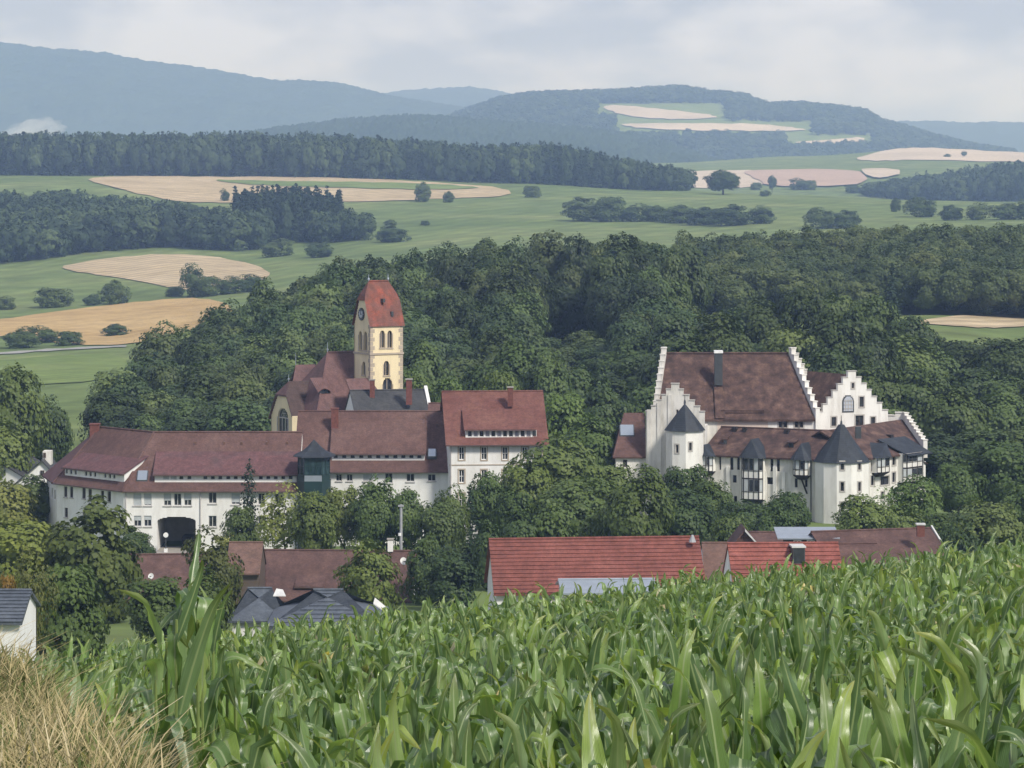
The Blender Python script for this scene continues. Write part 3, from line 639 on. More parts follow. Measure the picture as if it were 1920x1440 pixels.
for r, z in ((1.28, 0), (1.22, .14), (.72, .62), (.38, 1.2), (.14, 1.75), (.02, 2.0)):
    ring = [(cx + a * r, cy_ + b * r, zt + z) for a, b in pts]; j = len(mb.v); mb.v += ring
    if prev is not None: mb.f += [(prev + k, prev + (k + 1) % 6, j + (k + 1) % 6, j + k) for k in range(6)]
    else: mb.f.append(tuple(range(j + 5, j - 1, -1)))
    prev = j
mb.f.append(tuple(range(prev, prev + 6))); mb.build('roof', 'slate', st)

# old house on the right of the annex
f5 = frp(843, 386, 1021, 387); ze5 = Z(834, 386); zr5 = Z(735, 393)
oh = thing('old_house', 'square white old house with sandstone window surrounds and wide roof dormer', 'house', (X(930, 390), 390, GB2))
so = dict(surround='sandstone', frame='white_paint', nm=1, nt_=1)
gable_house(oh, f5, 14, GB2, ze5, zr5, 'cream_plaster', 'old_tile',
            [(x, 838, x + 10, 862, so) for x in (860.5, 902.5, 942, 979, 1006)] + [(x, 881, x + 10, 905, so) for x in (860.5, 902.5, 942, 979, 1006)] + [(x, 925, x + 10, 948, so) for x in (860.5, 902.5, 942, 979)], ov=.6, ovs=.5)
dormer(oh, f5, 873, 1001, 804, 822, .45, 768, 4.2, [(x, 807, x + 8, 819, dict(nm=0, glass=g_)) for x, g_ in zip(range(877, 1000, 11), ['glass', 'gold_blue_panel', 'glass', 'gold_blue_panel', 'glass', 'gold_blue_panel', 'glass', 'glass', 'gold_blue_panel', 'glass', 'gold_blue_panel', 'glass'])], rmat='old_tile')
mb = MB(); mb.fbox(f5, 0, f5.L, -.05, -.003, Z(873, 386), Z(871, 386)); mb.build('string_course', 'sandstone', oh)
chimney(oh, X(957, 391), 391, zr5 - 1.6, Z(727, 391), .65, 'brick')
pipe(oh, f5, .15, GB2, ze5)

# dark roofed house behind
f6 = frp(668, 408, 806, 410); zr6 = Z(733, 412.5); ze6 = Z(785, 408)
dh = thing('dark_roofed_house', 'house behind the annex with charcoal roof and white parapet gable', 'house', (X(740, 412), 412, GB))
gable_house(dh, f6, 9, GB, ze6, zr6, 'white_plaster', 'dark_slate', ov=.3, ovs=.1, gut=False)
pr = f6.right(9); mb = MB()
a = [pr.pt(-.5, -.5, ze6 - .5), pr.pt(9.5, -.5, ze6 - .5), pr.pt(4.5, -.5, zr6 + .55)]; bk = [pr.pt(-.5, -.1, ze6 - .5), pr.pt(9.5, -.1, ze6 - .5), pr.pt(4.5, -.1, zr6 + .55)]
mb.v += a + bk; mb.f += [(0, 1, 2), (5, 4, 3), (0, 3, 4, 1), (1, 4, 5, 2), (2, 5, 3, 0)]; mb.build('parapet_gable', 'white_plaster', dh)
chimney(dh, X(698, 412), 412, zr6 - 1, Z(713, 412), .62, 'brick'); chimney(dh, X(767, 410.5), 410.5, zr6 - 1.6, Z(712, 410.5), .75, 'brick')
# low link roof between it and the old house
f6b = frp(806, 404, 846, 404); lk = thing('link_building', 'small red roofed link between dark roofed house and old house', 'building', (X(826, 406), 406, GB))
gable_house(lk, f6b, 6, GB, Z(790, 404), Z(757, 407), 'white_plaster', 'annex_tile', gut=False)

# ================================================================== church
O = (X(694.5, 425), 425.0); th = radians(29.4); E1 = (cos(th), sin(th)); E2 = (-sin(th), cos(th))
def cp(a, b, z): return (O[0] + a * E1[0] + b * E2[0], O[1] + a * E1[1] + b * E2[1], z)
def cfr(a0, b0, a1, b1): return Fr(*cp(a0, b0, 0)[:2], *cp(a1, b1, 0)[:2])
s_ = 4.79; zb_ = -42.0; zeT = Z(609, 425); zrT = Z(527, 428); zgT = Z(558, 427)
ch = thing('church', 'yellow village church with steep tower roof, clock face and long brown nave roof', 'church', cp(0, 0, zb_))
fr_r = cfr(0, 0, s_, 0); fr_l = cfr(0, s_, 0, 0)
arch_r = [arch(fr_r.win(r), 4) for r in ((713, 620, 721, 652), (727, 620, 735, 652), (720, 677, 729.5, 704), (718, 709, 735.5, 735))]
wall(ch, fr_r, 0, s_, zb_, zeT, holes=[h for a in arch_r for h in a], mat='yellow_plaster', t=.5, name='tower_wall')
arch_l = [arch(fr_l.win(r), 4) for r in ((673, 621, 678.5, 656), (682.5, 622, 688, 657), (679, 678, 685, 703))]
gable_ex = []
zt0 = zeT; n = 9
for k in range(n):                                                  # gable of the left face, clipped at the half hip
    t0, t1 = k / n, (k + 1) / n; w = s_ / 2 * (1 - .64 * t1) - .1; gable_ex.append((s_ / 2 - w, s_ / 2 + w, zt0 + (zgT - zt0) * t0, zt0 + (zgT - zt0) * t1))
wall(ch, fr_l, .003, s_ - .003, zb_, zeT, holes=[h for a in arch_l for h in a], mat='yellow_plaster', t=.5, name='tower_wall', extra=gable_ex)
wall(ch, cfr(s_, 0, s_, s_), .003, s_ - .003, zb_, zeT, mat='yellow_plaster', name='tower_wall', extra=gable_ex); wall(ch, cfr(s_, s_, 0, s_), 0, s_, zb_, zeT, mat='yellow_plaster', name='tower_wall')
for f, hs in ((fr_r, arch_r), (fr_l, arch_l)):
    for a in hs:
        u0, u1, w0 = a[0][0], a[0][1], a[0][2]; w1 = a[-1][3]
        mb = MB(); b_ = .14
        mb.fbox(f, u0 - b_, u0 - .004, -.05, .03, w0, a[0][3]); mb.fbox(f, u1 + .004, u1 + b_, -.05, .03, w0, a[0][3]); mb.fbox(f, u0 - b_ - .05, u1 + b_ + .05, -.09, .03, w0 - .16, w0 - .004)
        m = (u0 + u1) / 2; mb.fbox(f, m - .04, m + .04, .2, .28, w0, w1)
        o = mb.build('window', 'sandstone', ch); mb = MB(); mb.fbox(f, u0 - .05, u1 + .05, .3, .34, w0 - .05, w1 + .05); mb.build('pane', 'glass', o)
mb = MB(); wsc = fr_r.w(664, 0)
mb.fbox(fr_r, -.12, s_ + .12, -.12, -.003, wsc - .12, wsc + .12); mb.fbox(fr_l, -.12, s_ + .003, -.12, -.003, wsc - .12, wsc + .12); mb.build('string_course', 'sandstone', ch)
for k in range(34):                                                 # corner stones
    z = zb_ + 4 + k * .56
    if z + .5 > zeT: break
    L = .62 if k % 2 else .38
    for f, a, b in ((fr_r, -.03, L), (fr_l, s_ - (1.0 - L), s_ + .02), (fr_r, s_ - L, s_ + .03)):
        mb = MB(); mb.fbox(f, a, b, -.028, .0, z, z + .5); mb.build('corner_stone', 'sandstone', ch)
# tower roof: saddle roof with half hips, slightly flared
o_ = .22; hh = s_ / 2; g0 = (zgT - zeT) / (zrT - zeT)
def tr(a, b, z): return cp(a, b, z)
zz0 = zeT - .25
def prof(t): return hh * (1 - t) ** 0.9
mb = MB()
def quadstrip(front):
    pass
NS = 7; prevs = None
for k in range(NS + 1):
    t_ = k / NS; z = zz0 + (zrT - zz0) * t_; half = (hh + o_) * (1 - t_) ** .95
    tg = max(0, (z - zgT) / (zrT - zgT)); cut = tg * 1.15
    ring = [tr(-o_ + cut, hh - half, z), tr(s_ + o_ - cut, hh - half, z), tr(s_ + o_ - cut, hh + half, z), tr(-o_ + cut, hh + half, z)]
    j = len(mb.v); mb.v += ring
    if prevs is not None:
        mb.f += [(prevs, prevs + 1, j + 1, j), (prevs + 2, prevs + 3, j + 3, j + 2)]
        if tg > 0: mb.f += [(prevs + 1, prevs + 2, j + 2, j + 1), (prevs + 3, prevs, j, j + 3)]
    prevs = j
mb.build('tower_roof', 'tower_tile', ch)
rl_, rr_ = tr(.95, hh, zrT), tr(s_ - .95, hh, zrT)
mb = MB(); mb.cyl(rl_, rr_, .12, .12, 6); mb.build('ridge_tiles', 'tower_tile', ch)
for p in (rl_, rr_):
    mb = MB(); mb.cyl(p, (p[0], p[1], p[2] + .9), .07, .04, 6); mb.cyl((p[0], p[1], p[2] + .2), (p[0], p[1], p[2] + .45), .16, .1, 8); mb.build('finial', 'zinc', ch)
q = fr_r.win((716, 560, 720, 567), .9); mb = MB(); mb.fbox(fr_r, q[0], q[1] , .55, 1.6, q[2], q[3]); mb.build('roof_hatch', 'dark_metal', ch)
q = fr_r.win((732, 584, 736, 593), .5); mb = MB(); mb.fbox(fr_r, q[0], q[1], .2, 1.2, q[2], q[3]); mb.build('roof_hatch', 'dark_metal', ch)
cu, cw = fr_l.u(678.3), fr_l.w(589, fr_l.u(678.3)); mb = MB(); c0 = Vector(fr_l.pt(cu, -.12, cw)); c1 = Vector(fr_l.pt(cu, -.003, cw)); mb.cyl(c0, c1, .84, .84, 24); ck = mb.build('clock_face', 'clock_black', ch)
mb = MB(); mb.cyl(Vector(fr_l.pt(cu, -.16, cw)), Vector(fr_l.pt(cu, -.122, cw)), .5, .5, 20); mb.build('clock_dial', 'clock_grey', ck)
mb = MB(); mb.fbox(fr_l, cu - .04, cu + .04, -.2, -.165, cw - .05, cw + .62); mb.fbox(fr_l, cu - .03, cu + .38, -.24, -.205, cw - .05, cw + .05); mb.build('clock_hands', 'clock_black', ck)
for k in range(12):
    a = k * pi / 6; mb = MB(); mb.fbox(fr_l, cu + sin(a) * .68 - .035, cu + sin(a) * .68 + .035, -.14, -.121, cw + cos(a) * .68 - .07, cw + cos(a) * .68 + .07); mb.build('hour_mark', 'clock_grey', ck)
# nave
zrN = Z(661, 430.8); b0, bR, b1 = 1.0, 8.0, 15.0; zeN = zrN - 8.7; aL = -2.35; aH = aL - 5.2; aE = 5.5
A_, B_, C_, D_ = cp(aH, b0, zeN), cp(aE, b0, zeN), cp(aE, bR, zrN), cp(aL, bR, zrN)
slab(ch, 'nave_roof', [A_, B_, C_, D_], 'church_tile', .25); slab(ch, 'nave_roof', [cp(aH, b1, zeN), A_, D_], 'church_tile', .25); slab(ch, 'nave_roof', [cp(aE, b1, zeN), cp(aH, b1, zeN), D_, C_], 'church_tile', .25)
mb = MB(); mb.cyl(D_, C_, .15, .15, 6); mb.cyl(D_, A_, .13, .13, 6); mb.build('ridge_tiles', 'church_tile', ch)
for (p0, p1) in (((aH + .3, b0 + .4), (aE, b0 + .4)), ((aE, b0 + .4), (aE, b1 - .4)), ((aE, b1 - .4), (aH + .3, b1 - .4)), ((aH + .3, b1 - .4), (aH + .3, b0 + .4))):
    f = cfr(*p0, *p1); wall(ch, f, 0, f.L, zb_, zeN + .2, mat='yellow_plaster', name='nave_wall')
mb = MB(); mb.poly([cp(aE - .05, b0 + .4, zeN), cp(aE - .05, b1 - .4, zeN), cp(aE - .05, bR, zrN - .3)]); mb.build('nave_gable', 'yellow_plaster', ch)
mb = MB(); p = D_; mb.cyl(p, (p[0], p[1], p[2] + 1.4), .06, .03, 6); mb.cyl((p[0], p[1], p[2] + .3), (p[0], p[1], p[2] + .5), .14, .14, 8); mb.build('finial', 'zinc', ch)
# eyebrow dormer in the nave roof
fn = cfr(aH, b0, aE, b0); sN = (zrN - zeN) / 7.0
v_, _ = roofv(fn, zeN, sN)(606, 734); u_ = fn.u(606, v_); w_ = fn.w(736, u_, v_)
mb = MB(); n = 10
for k in range(n):
    a0, a1 = -1 + 2 * k / n, -1 + 2 * (k + 1) / n; h0, h1 = .5 * cos(a0 * pi / 2), .5 * cos(a1 * pi / 2)
    mb.prism([fn.pt(u_ + a0, v_ - .5, w_ + h0 + .1), fn.pt(u_ + a1, v_ - .5, w_ + h1 + .1), fn.pt(u_ + a1 * 1.3, v_ + 1.4, w_ + 1.9), fn.pt(u_ + a0 * 1.3, v_ + 1.4, w_ + 1.9)], .1)
ed = mb.build('eyebrow_dormer', 'church_tile', ch); mb = MB(); mb.fbox(fn, u_ - .8, u_ + .8, v_ - .3, v_ - .2, w_ - .1, w_ + .4); mb.build('pane', 'glass', ed)
# choir with gothic window
aC, bc, hwC = -8.5, 9.0, 3.5; zrC = Z(715, 428.9); zeC = -31.7; zhC = Z(741, 427.5)
fC = cfr(aC, bc + hwC, aC, bc - hwC)
gx = []
for k in range(8):
    t0, t1 = k / 8, (k + 1) / 8; w = hwC * (1 - .56 * t1) - .12; gx.append((hwC - w, hwC + w, zeC + (zhC - zeC) * t0, zeC + (zhC - zeC) * t1))
gw = fC.win((521, 766, 540, 812)); ah = arch(gw, 6, 1.15)
wall(ch, fC, 0, 2 * hwC, zb_, zeC, holes=ah, mat='yellow_plaster', name='choir_wall', extra=gx, t=.4)
mb = MB(); b_ = .2
mb.fbox(fC, gw[0] - b_, gw[0] - .004, -.06, .03, gw[2], gw[3] - 1.15); mb.fbox(fC, gw[1] + .004, gw[1] + b_, -.06, .03, gw[2], gw[3] - 1.15)
for k in range(1, 3): c = gw[0] + (gw[1] - gw[0]) * k / 3; mb.fbox(fC, c - .06, c + .06, .12, .22, gw[2], gw[3] - 1.1)
for (du, dz, r) in ((-.36, .25, .3), (.36, .25, .3), (0, .72, .28)):
    c = (gw[0] + gw[1]) / 2 + du; z = gw[3] - 1.15 + dz
    for k in range(8):
        a = k * pi / 4; mb.fbox(fC, c + cos(a) * r - .05, c + cos(a) * r + .05, .12, .2, z + sin(a) * r - .05, z + sin(a) * r + .05)
mb.fbox(fC, gw[0], gw[1], .13, .21, gw[3] - 1.3, gw[3] - 1.18)
go = mb.build('window', 'grey_stone', ch); mb = MB(); mb.fbox(fC, gw[0] - .05, gw[1] + .05, .26, .3, gw[2] - .1, gw[3] + .05); mb.build('pane', 'glass', go)
for bb_ in (bc - hwC, bc + hwC):
    f = cfr(aC, bb_, aH + 1, bb_) if bb_ < bc else cfr(aH + 1, bb_, aC, bb_); wall(ch, f, .003, f.L, zb_, zeC, mat='yellow_plaster', name='choir_wall')
half = .44 * hwC + .1; ridge0 = cp(aC + .9, bc, zrC); ridge1 = cp(aC + 7, bc, zrC)
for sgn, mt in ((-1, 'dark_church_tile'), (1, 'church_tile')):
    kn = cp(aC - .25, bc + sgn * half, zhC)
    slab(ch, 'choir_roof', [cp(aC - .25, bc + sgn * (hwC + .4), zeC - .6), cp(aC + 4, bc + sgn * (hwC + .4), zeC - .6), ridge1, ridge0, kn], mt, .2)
slab(ch, 'choir_roof', [cp(aC - .25, bc + half, zhC), cp(aC - .25, bc - half, zhC), ridge0], 'church_tile', .2)
p = ridge0; mb = MB(); mb.cyl(p, (p[0], p[1], p[2] + .9), .06, .03, 6); mb.cyl((p[0], p[1], p[2] + .2), (p[0], p[1], p[2] + .4), .13, .13, 8); mb.build('finial', 'zinc', ch)
mb = MB(); mb.box(*sorted((cp(aC - .5, bc - hwC - .5, 0)[0], cp(aC - .5, bc - hwC - .5, 0)[0] + .9)), cp(aC, bc - hwC, 0)[1] - .6, cp(aC, bc - hwC, 0)[1] + .6, zb_, Z(782, 424)); mb.build('buttress', 'yellow_plaster', ch)
# lower north roof seen behind the nave hip
slab(ch, 'side_roof', [cp(-3.4, 15.65, zrN - 2.1), cp(-.5, 15.65, zrN - 2.1), cp(0, 18, zrN - 5.0), cp(-3.4, 18, zrN - 5.0), ], 'church_tile', .2)
slab(ch, 'side_roof', [cp(-5.6, 12.5, zrN - 5.5), cp(-1, 12.5, zrN - 4.5), cp(-.5, 15.6, zrN - 2), cp(-3.4, 15.6, zrN - 2)], 'church_tile', .2)
p = cp(-3.4, 15.6, zrN - 2); mb = MB(); mb.cyl(p, (p[0], p[1], p[2] + 1.6), .06, .03, 6); mb.build('finial', 'zinc', ch)
# sacristy in front of the nave
fS = cfr(-3.9, -3.6, 0.0, -3.6); zS = Z(752, 421.5)
wall(ch, fS, 0, fS.L, zb_, zS, mat='yellow_plaster', name='sacristy_wall'); f = cfr(0.0, -3.6, 0.0, 0); wall(ch, f, .003, f.L, zb_, zS + 1.2, mat='yellow_plaster', name='sacristy_wall')
slab(ch, 'sacristy_roof', [cp(-4.3, -4.0, zS - .1), cp(.3, -4.0, zS - .1), cp(.3, .9, zS + 2.75), cp(-3.2, .9, zS + 2.75)], 'church_tile', .15)
slab(ch, 'valley_flashing', [cp(-4.9, -1.2, zeN + .6), cp(-4.3, -1.2, zeN + .6), cp(-.2, 2.6, zeN + 5.2), cp(-.8, 2.6, zeN + 5.2)], 'weathered_tile', .3)

#__PART3__
# ================================================================== castle
GC = -44.0
def stepped(par, fr, rects, wbase, t, wins, mat, name='stepped_gable', caps=True, holes=(), kw={}):
    """rects: pixel (px0, px1, ytop) spans, widest last"""
    so_ = []
    for px0, px1, yt in rects:
        a, b = fr.u(px0), fr.u(px1); so_.append((a, b, wbase, fr.w(yt, (a + b) / 2)))
    hs = list(holes); todo = []
    for r in wins:
        o = dict(kw)
        if len(r) == 5: o.update(r[4]); r = r[:4]
        q = fr.win(r); hs.append(q); todo.append((q, o))
    mb = MB(); cellwall(mb, fr, so_, hs, 0, t)
    so2 = MB(); cellwall(so2, fr, so_, [], t + .001, t + .03)
    o = mb.build(name, mat, par); so2.build('gable_back', mat, o)
    for q, k in todo: window(par, fr, q, **k)
    if caps:
        prev = None
        for (a, b, _, w) in so_:
            spans = [(a, b)] if prev is None else [(a, prev[0]), (prev[1], b)]
            for s0, s1 in spans:
                if s1 - s0 < .05: continue
                mb = MB(); mb.fbox(fr, s0 - (.06 if s0 == a else -.003), s1 + (.06 if s1 == b else -.003), -.07, t + .07, w + .003, w + .12); mb.build('coping_stone', 'grey_stone', o)
            prev = (a, b)
    return o
def step_parapet(par, p0, p1, z0, z1, n, t, hgt, mat, zfoot):
    """stepped parapet rising along a roof verge from p0 (eave, z0) to p1 (ridge, z1)"""
    f = Fr(p0[0], p0[1], p1[0], p1[1]); L = f.L
    base = []; o = None
    for k in range(n):
        u0, u1 = L * k / n, L * (k + 1) / n; w = z0 + (z1 - z0) * (k + 1) / n + hgt; base.append((u0, u1, zfoot, w))
    mb = MB(); cellwall(mb, f, base, [], -t / 2, t / 2); so2 = MB(); cellwall(so2, f, base, [], t / 2 + .002, t / 2 + .03)
    o = mb.build('stepped_gable', mat, par); so2.build('gable_back', mat, o)
    for u0, u1, _, w in base:
        mb = MB(); mb.fbox(f, u0 - .05, u1 - .01, -t / 2 - .09, t / 2 + .09, w + .003, w + .12); mb.build('coping_stone', 'castle_plaster', o)
    return o
# main hall
hl = thing('castle_hall', 'great castle hall with tall mottled brown roof between stepped gables', 'castle', (X(1380, 406), 406, GC))
rz, ez = Z(663, 409), Z(780, 402); rA, rB = (X(1250, 409), 409), (X(1478, 409), 409); eA, eB = (X(1232, 402), 402), (X(1528, 402), 402); kA, kB = (X(1245, 417), 417), (X(1530, 417), 417)
slab(hl, 'roof', [(eA[0], eA[1] - .4, ez - .4), (eB[0], eB[1] - .4, ez - .4), (*rB, rz), (*rA, rz)], 'castle_tile', .25)
slab(hl, 'rear_roof', [(*kB, ez), (*kA, ez), (*rA, rz), (*rB, rz)], 'castle_tile', .25)
mb = MB(); mb.cyl((*rA, rz + .05), (*rB, rz + .05), .16, .16, 6); mb.build('ridge_tiles', 'castle_tile', hl)
fh = Fr(*eA, *eB)
ww = dict(frame='brown_frame', nm=0)
wall(hl, fh, fh.u(1345), fh.u(1440), GC, ez - .1, mat='pink_plaster'); wall(hl, fh, fh.u(1440) + .003, fh.L, GC, ez - .1, [(1460, 789, 1466.5, 802, ww), (1469.5, 789, 1476, 802, ww), (1490, 789, 1496.5, 802, ww), (1499.5, 789, 1506, 802, ww)], mat='bright_castle_plaster', surround='grey_stone')
wall(hl, fh, 0, fh.u(1345) - .003, GC, ez - .1, mat='castle_plaster')
mb = MB(); mb.poly([(*eA, GC), (*kA, GC), (*kA, ez), (*eA, ez)]); mb.poly([(*eB, GC), (*kB, GC), (*kB, ez), (*eB, ez)]); mb.poly([(*kA, GC), (*kB, GC), (*kB, ez), (*kA, ez)]); mb.build('rear_wall', 'castle_plaster', hl)
step_parapet(hl, (eB[0] + .35, eB[1] - .2), (rB[0] + .35, rB[1]), ez - .6, rz - .1, 10, .55, .75, 'bright_castle_plaster', ez - 6)
step_parapet(hl, (kB[0] + .35, kB[1]), (rB[0] + .35, rB[1] + .02), ez, rz - .1, 10, .55, .75, 'castle_plaster', ez - 6)
step_parapet(hl, (eA[0] - .3, eA[1] - .2), (rA[0] - .3, rA[1]), ez - .6, rz - .1, 10, .55, .8, 'castle_plaster', ez - 6)
step_parapet(hl, (kA[0] - .3, kA[1]), (rA[0] - .3, rA[1] + .02), ez, rz - .1, 10, .55, .8, 'castle_plaster', ez - 6)
mb = MB(); mb.fbox(fh, fh.u(1352), fh.u(1433), .2, .6, Z(775, 402) , Z(769, 402)); mb.build('snow_guard', 'castle_tile', hl)
xc = X(1347, 405); mb = MB(); mb.box(xc - .5, xc + .5, 404.6, 405.6, Z(722, 405), Z(662, 405)); co = mb.build('metal_chimney', 'dark_metal', hl); mb = MB(); mb.box(xc - .55, xc + .55, 404.5, 405.7, Z(662, 405) + .004, Z(657, 405)); mb.build('chimney_cap', 'white_paint', co)
slab(hl, 'roof_strip', [(xc - .6, 401.5, ez - .2), (xc + .6, 401.5, ez - .2), (xc + .55, 405.2, Z(718, 405.2)), (xc - .55, 405.2, Z(718, 405.2))], 'castle_tile', .05)
# left stepped gable wing
gwg = thing('castle_gable_wing', 'castle wing with white stepped gable facing the valley', 'castle wing', (X(1265, 400), 400, GC))
fg = frp(1211, 398, 1321, 397)
stepped(gwg, fg, [(1258.5, 1273, 720), (1249, 1281, 730.5), (1240.5, 1292, 741), (1230, 1302, 751), (1221, 1312, 762), (1211, 1321, 772)], GC, .5, [(1262, 868, 1268, 880, dict(nm=0, frame='brown_frame')), (1268, 768, 1272, 776, dict(nm=0, frame='brown_frame'))], 'castle_plaster')
p_ = fg.pt; mw = fg.L / 2; zg0 = Z(800, 397); zg1 = Z(735, 397)
for u0, u1 in ((.4, mw), (fg.L - .4, mw)): slab(gwg, 'roof', [p_(u0, .5, zg0), p_(u1, .5, zg1), p_(u1, 7, zg1), p_(u0, 7, zg0)], 'castle_tile', .2)
fgl = fg.left(7); wall(gwg, fgl, 0, 6.99, GC, zg0 + .3, mat='bright_castle_plaster', name='side_wall'); fgr = fg.right(7); wall(gwg, fgr, .51, 6.99, GC, zg0, mat='bright_castle_plaster', name='side_wall')
for px in (1217, 1236, 1256):
    u = fg.u(px); mb = MB(); mb.fbox(fg, u - .25, u + .25, -.12, -.004, GC, fg.w(772 - (px - 1211) * .7, u)); mb.build('pilaster', 'castle_plaster', gwg)
# towers
def round_tower(name, label, pxc, d, rpx, rroofpx, y_eave, y_apex, zbase, wins, nseg=10, flat=0.0, mat='bright_castle_plaster', rot=0):
    cxx, r = X(pxc, d), rpx * d / F; t = thing(name, label, 'tower', (cxx, d, zbase))
    ze = Z(y_eave, d); za = Z(y_apex, d); rr = rroofpx * d / F; hs = []
    ang = [rot + 2 * pi * k / nseg for k in range(nseg + 1)]
    for k in range(nseg):                                            # one wall face per side, with its windows let in
        a0, a1 = ang[k], ang[k + 1]
        A = (cxx + r * cos(a0), d + r * sin(a0)); B = (cxx + r * cos(a1), d + r * sin(a1))
        f = Fr(*A, *B); mid = (a0 + a1) / 2; vis = sin(mid) < .25
        mine = []
        if vis:
            for w_ in wins:
                q = f.win(w_[:4])
                if q[0] > .12 and q[1] < f.L - .12: mine.append(w_)
        wall(t, f, 0, f.L, zbase, ze + .1, mine, mat=mat, t=.3, frame='brown_frame', nm=0, surround='grey_stone')
    mb = MB(); n = nseg; pr_ = None
    for fr_, z in ((1, ze - .05), (.8, ze + (za - ze) * .2), (.42, ze + (za - ze) * .6), (max(.02, flat), za)):
        j = len(mb.v); mb.v += [(cxx + rr * fr_ * cos(a), d + rr * fr_ * sin(a), z) for a in ang[:-1]]
        if pr_ is None: mb.f.append(tuple(range(j + n - 1, j - 1, -1)))
        else: mb.f += [(pr_ + k, pr_ + (k + 1) % n, j + (k + 1) % n, j + k) for k in range(n)]
        pr_ = j
    mb.f.append(tuple(range(pr_, pr_ + n))); ro = mb.build('roof', 'slate', t)
    mb = MB(); mb.cyl((cxx, d, za), (cxx, d, za + .45), .16, .1, 8); mb.cyl((cxx, d, za + .45), (cxx, d, za + 1.1), .05, .03, 6); mb.build('finial', 'dark_metal', ro)
    return t
round_tower('castle_corner_tower', 'slim polygonal castle tower with slate cone beside the stepped gable', 1284, 395.5, 35, 39, 806, 757, GC, [(1267, 834, 1272, 849), (1292, 830, 1297, 845)], 8, 0, rot=0)
rt = round_tower('castle_round_tower', 'broad white castle tower with wide slate cone roof in the middle of the front', 1577.5, 390, 52, 55, 864, 796, GC - 2,
            [(1545, 866, 1551, 881), (1576, 866, 1582.5, 881), (1609, 866, 1614, 881), (1545, 904, 1551, 921), (1576, 904, 1582.5, 921), (1609, 904, 1614, 921), (1545, 942, 1551, 960), (1576, 942, 1582.5, 960)], 12, .1, rot=pi / 12)
xx = X(1609, 392); mb = MB(); mb.box(xx - .35, xx + .35, 391.7, 392.4, Z(822, 392), Z(800, 392)); mb.build('vent_pipe', 'dark_metal', rt)
def oriel(par, fr, px0, px1, yt, yb, yapex, floors, pxapex=None, depth=1.1, nb=3, roof=True, ovp=5):
    """projecting timber framed bay with slate hood: infill wall, timbers, panes, roof"""
    u0, u1 = fr.u(px0, -depth), fr.u(px1, -depth); um = (u0 + u1) / 2; wt, wb = fr.w(yt, um, -depth), fr.w(yb, um, -depth); c = .38
    path = [(u0, .02), (u0 + .05, -depth + c), (u0 + c + .05, -depth), (u1 - c - .05, -depth), (u1 - .05, -depth + c), (u1, .02)]
    P = [fr.pt(a, b, 0)[:2] for a, b in path]
    mb = MB(); n = len(path); mb.v += [fr.pt(a, b, wb) for a, b in path] + [fr.pt(a, b, wt) for a, b in path]
    mb.f += [(k, (k + 1) % n, n + (k + 1) % n, n + k) for k in range(n)] + [tuple(range(n - 1, -1, -1)), tuple(range(n, 2 * n))]
    body = mb.build('oriel', 'bright_castle_plaster', par)
    tm = MB(); H = (wt - wb) / floors
    for k in range(1, 4):
        f = Fr(*P[k], *P[k + 1]); nn = nb if k == 2 else 1; tw = .06
        for q in range(nn + 1):
            u = f.L * q / nn; u = min(max(u, tw / 2), f.L - tw / 2); tm.fbox(f, u - tw / 2, u + tw / 2, -.05, -.004, wb, wt)
        for fl in range(floors):
            z = wb + H * fl
            for zz, hh_ in ((z, .08), (z + H * .36, .06), (z + H - .08, .08)): tm.fbox(f, tw, f.L - tw, -.048, -.004, zz, zz + hh_)
            for q in range(nn):
                a, b = f.L * q / nn + tw, f.L * (q + 1) / nn - tw
                if b - a > .12:
                    g_ = MB(); g_.fbox(f, a + .03, b - .03, -.03, -.003, z + H * .36 + .12, z + H - .14); g_.build('pane', 'glass' if (q + fl) % 3 else 'blind', body)
    tm.build('timber_frame', 'timber', body)
    mb = MB(); mb.v += [fr.pt(um + (a - um) * 1.04, b * 1.06, wb - .02) for a, b in path] + [fr.pt(um + (a - um) * .55, b * .3, wb - .55) for a, b in path]
    mb.f += [(k, (k + 1) % n, n + (k + 1) % n, n + k) for k in range(n)] + [tuple(range(n - 1, -1, -1)), tuple(range(n, 2 * n))]; mb.build('corbel', 'timber', body)
    if roof:
        ap = fr.u(pxapex or (px0 + px1) / 2, .6); wa = fr.w(yapex, ap, .6); o2 = ovp * 390 / F
        ring = [fr.pt(u0 - o2, .9, wt), fr.pt(u0 - o2, -depth + c - .15, wt - .06), fr.pt(u0 + c - .1, -depth - .3, wt - .06), fr.pt(u1 - c + .1, -depth - .3, wt - .06), fr.pt(u1 + o2, -depth + c - .15, wt - .06), fr.pt(u1 + o2, .9, wt)]
        mb = MB(); mb.v += ring + [fr.pt(ap, .1, wa), fr.pt(ap, 2.6, wa)]
        mb.f += [(k, k + 1, 6) for k in range(1, 4)] + [(0, 1, 6, 7), (4, 5, 7, 6), (5, 4, 3, 2, 1, 0)]; mb.build('hood_roof', 'slate', body)
    return body
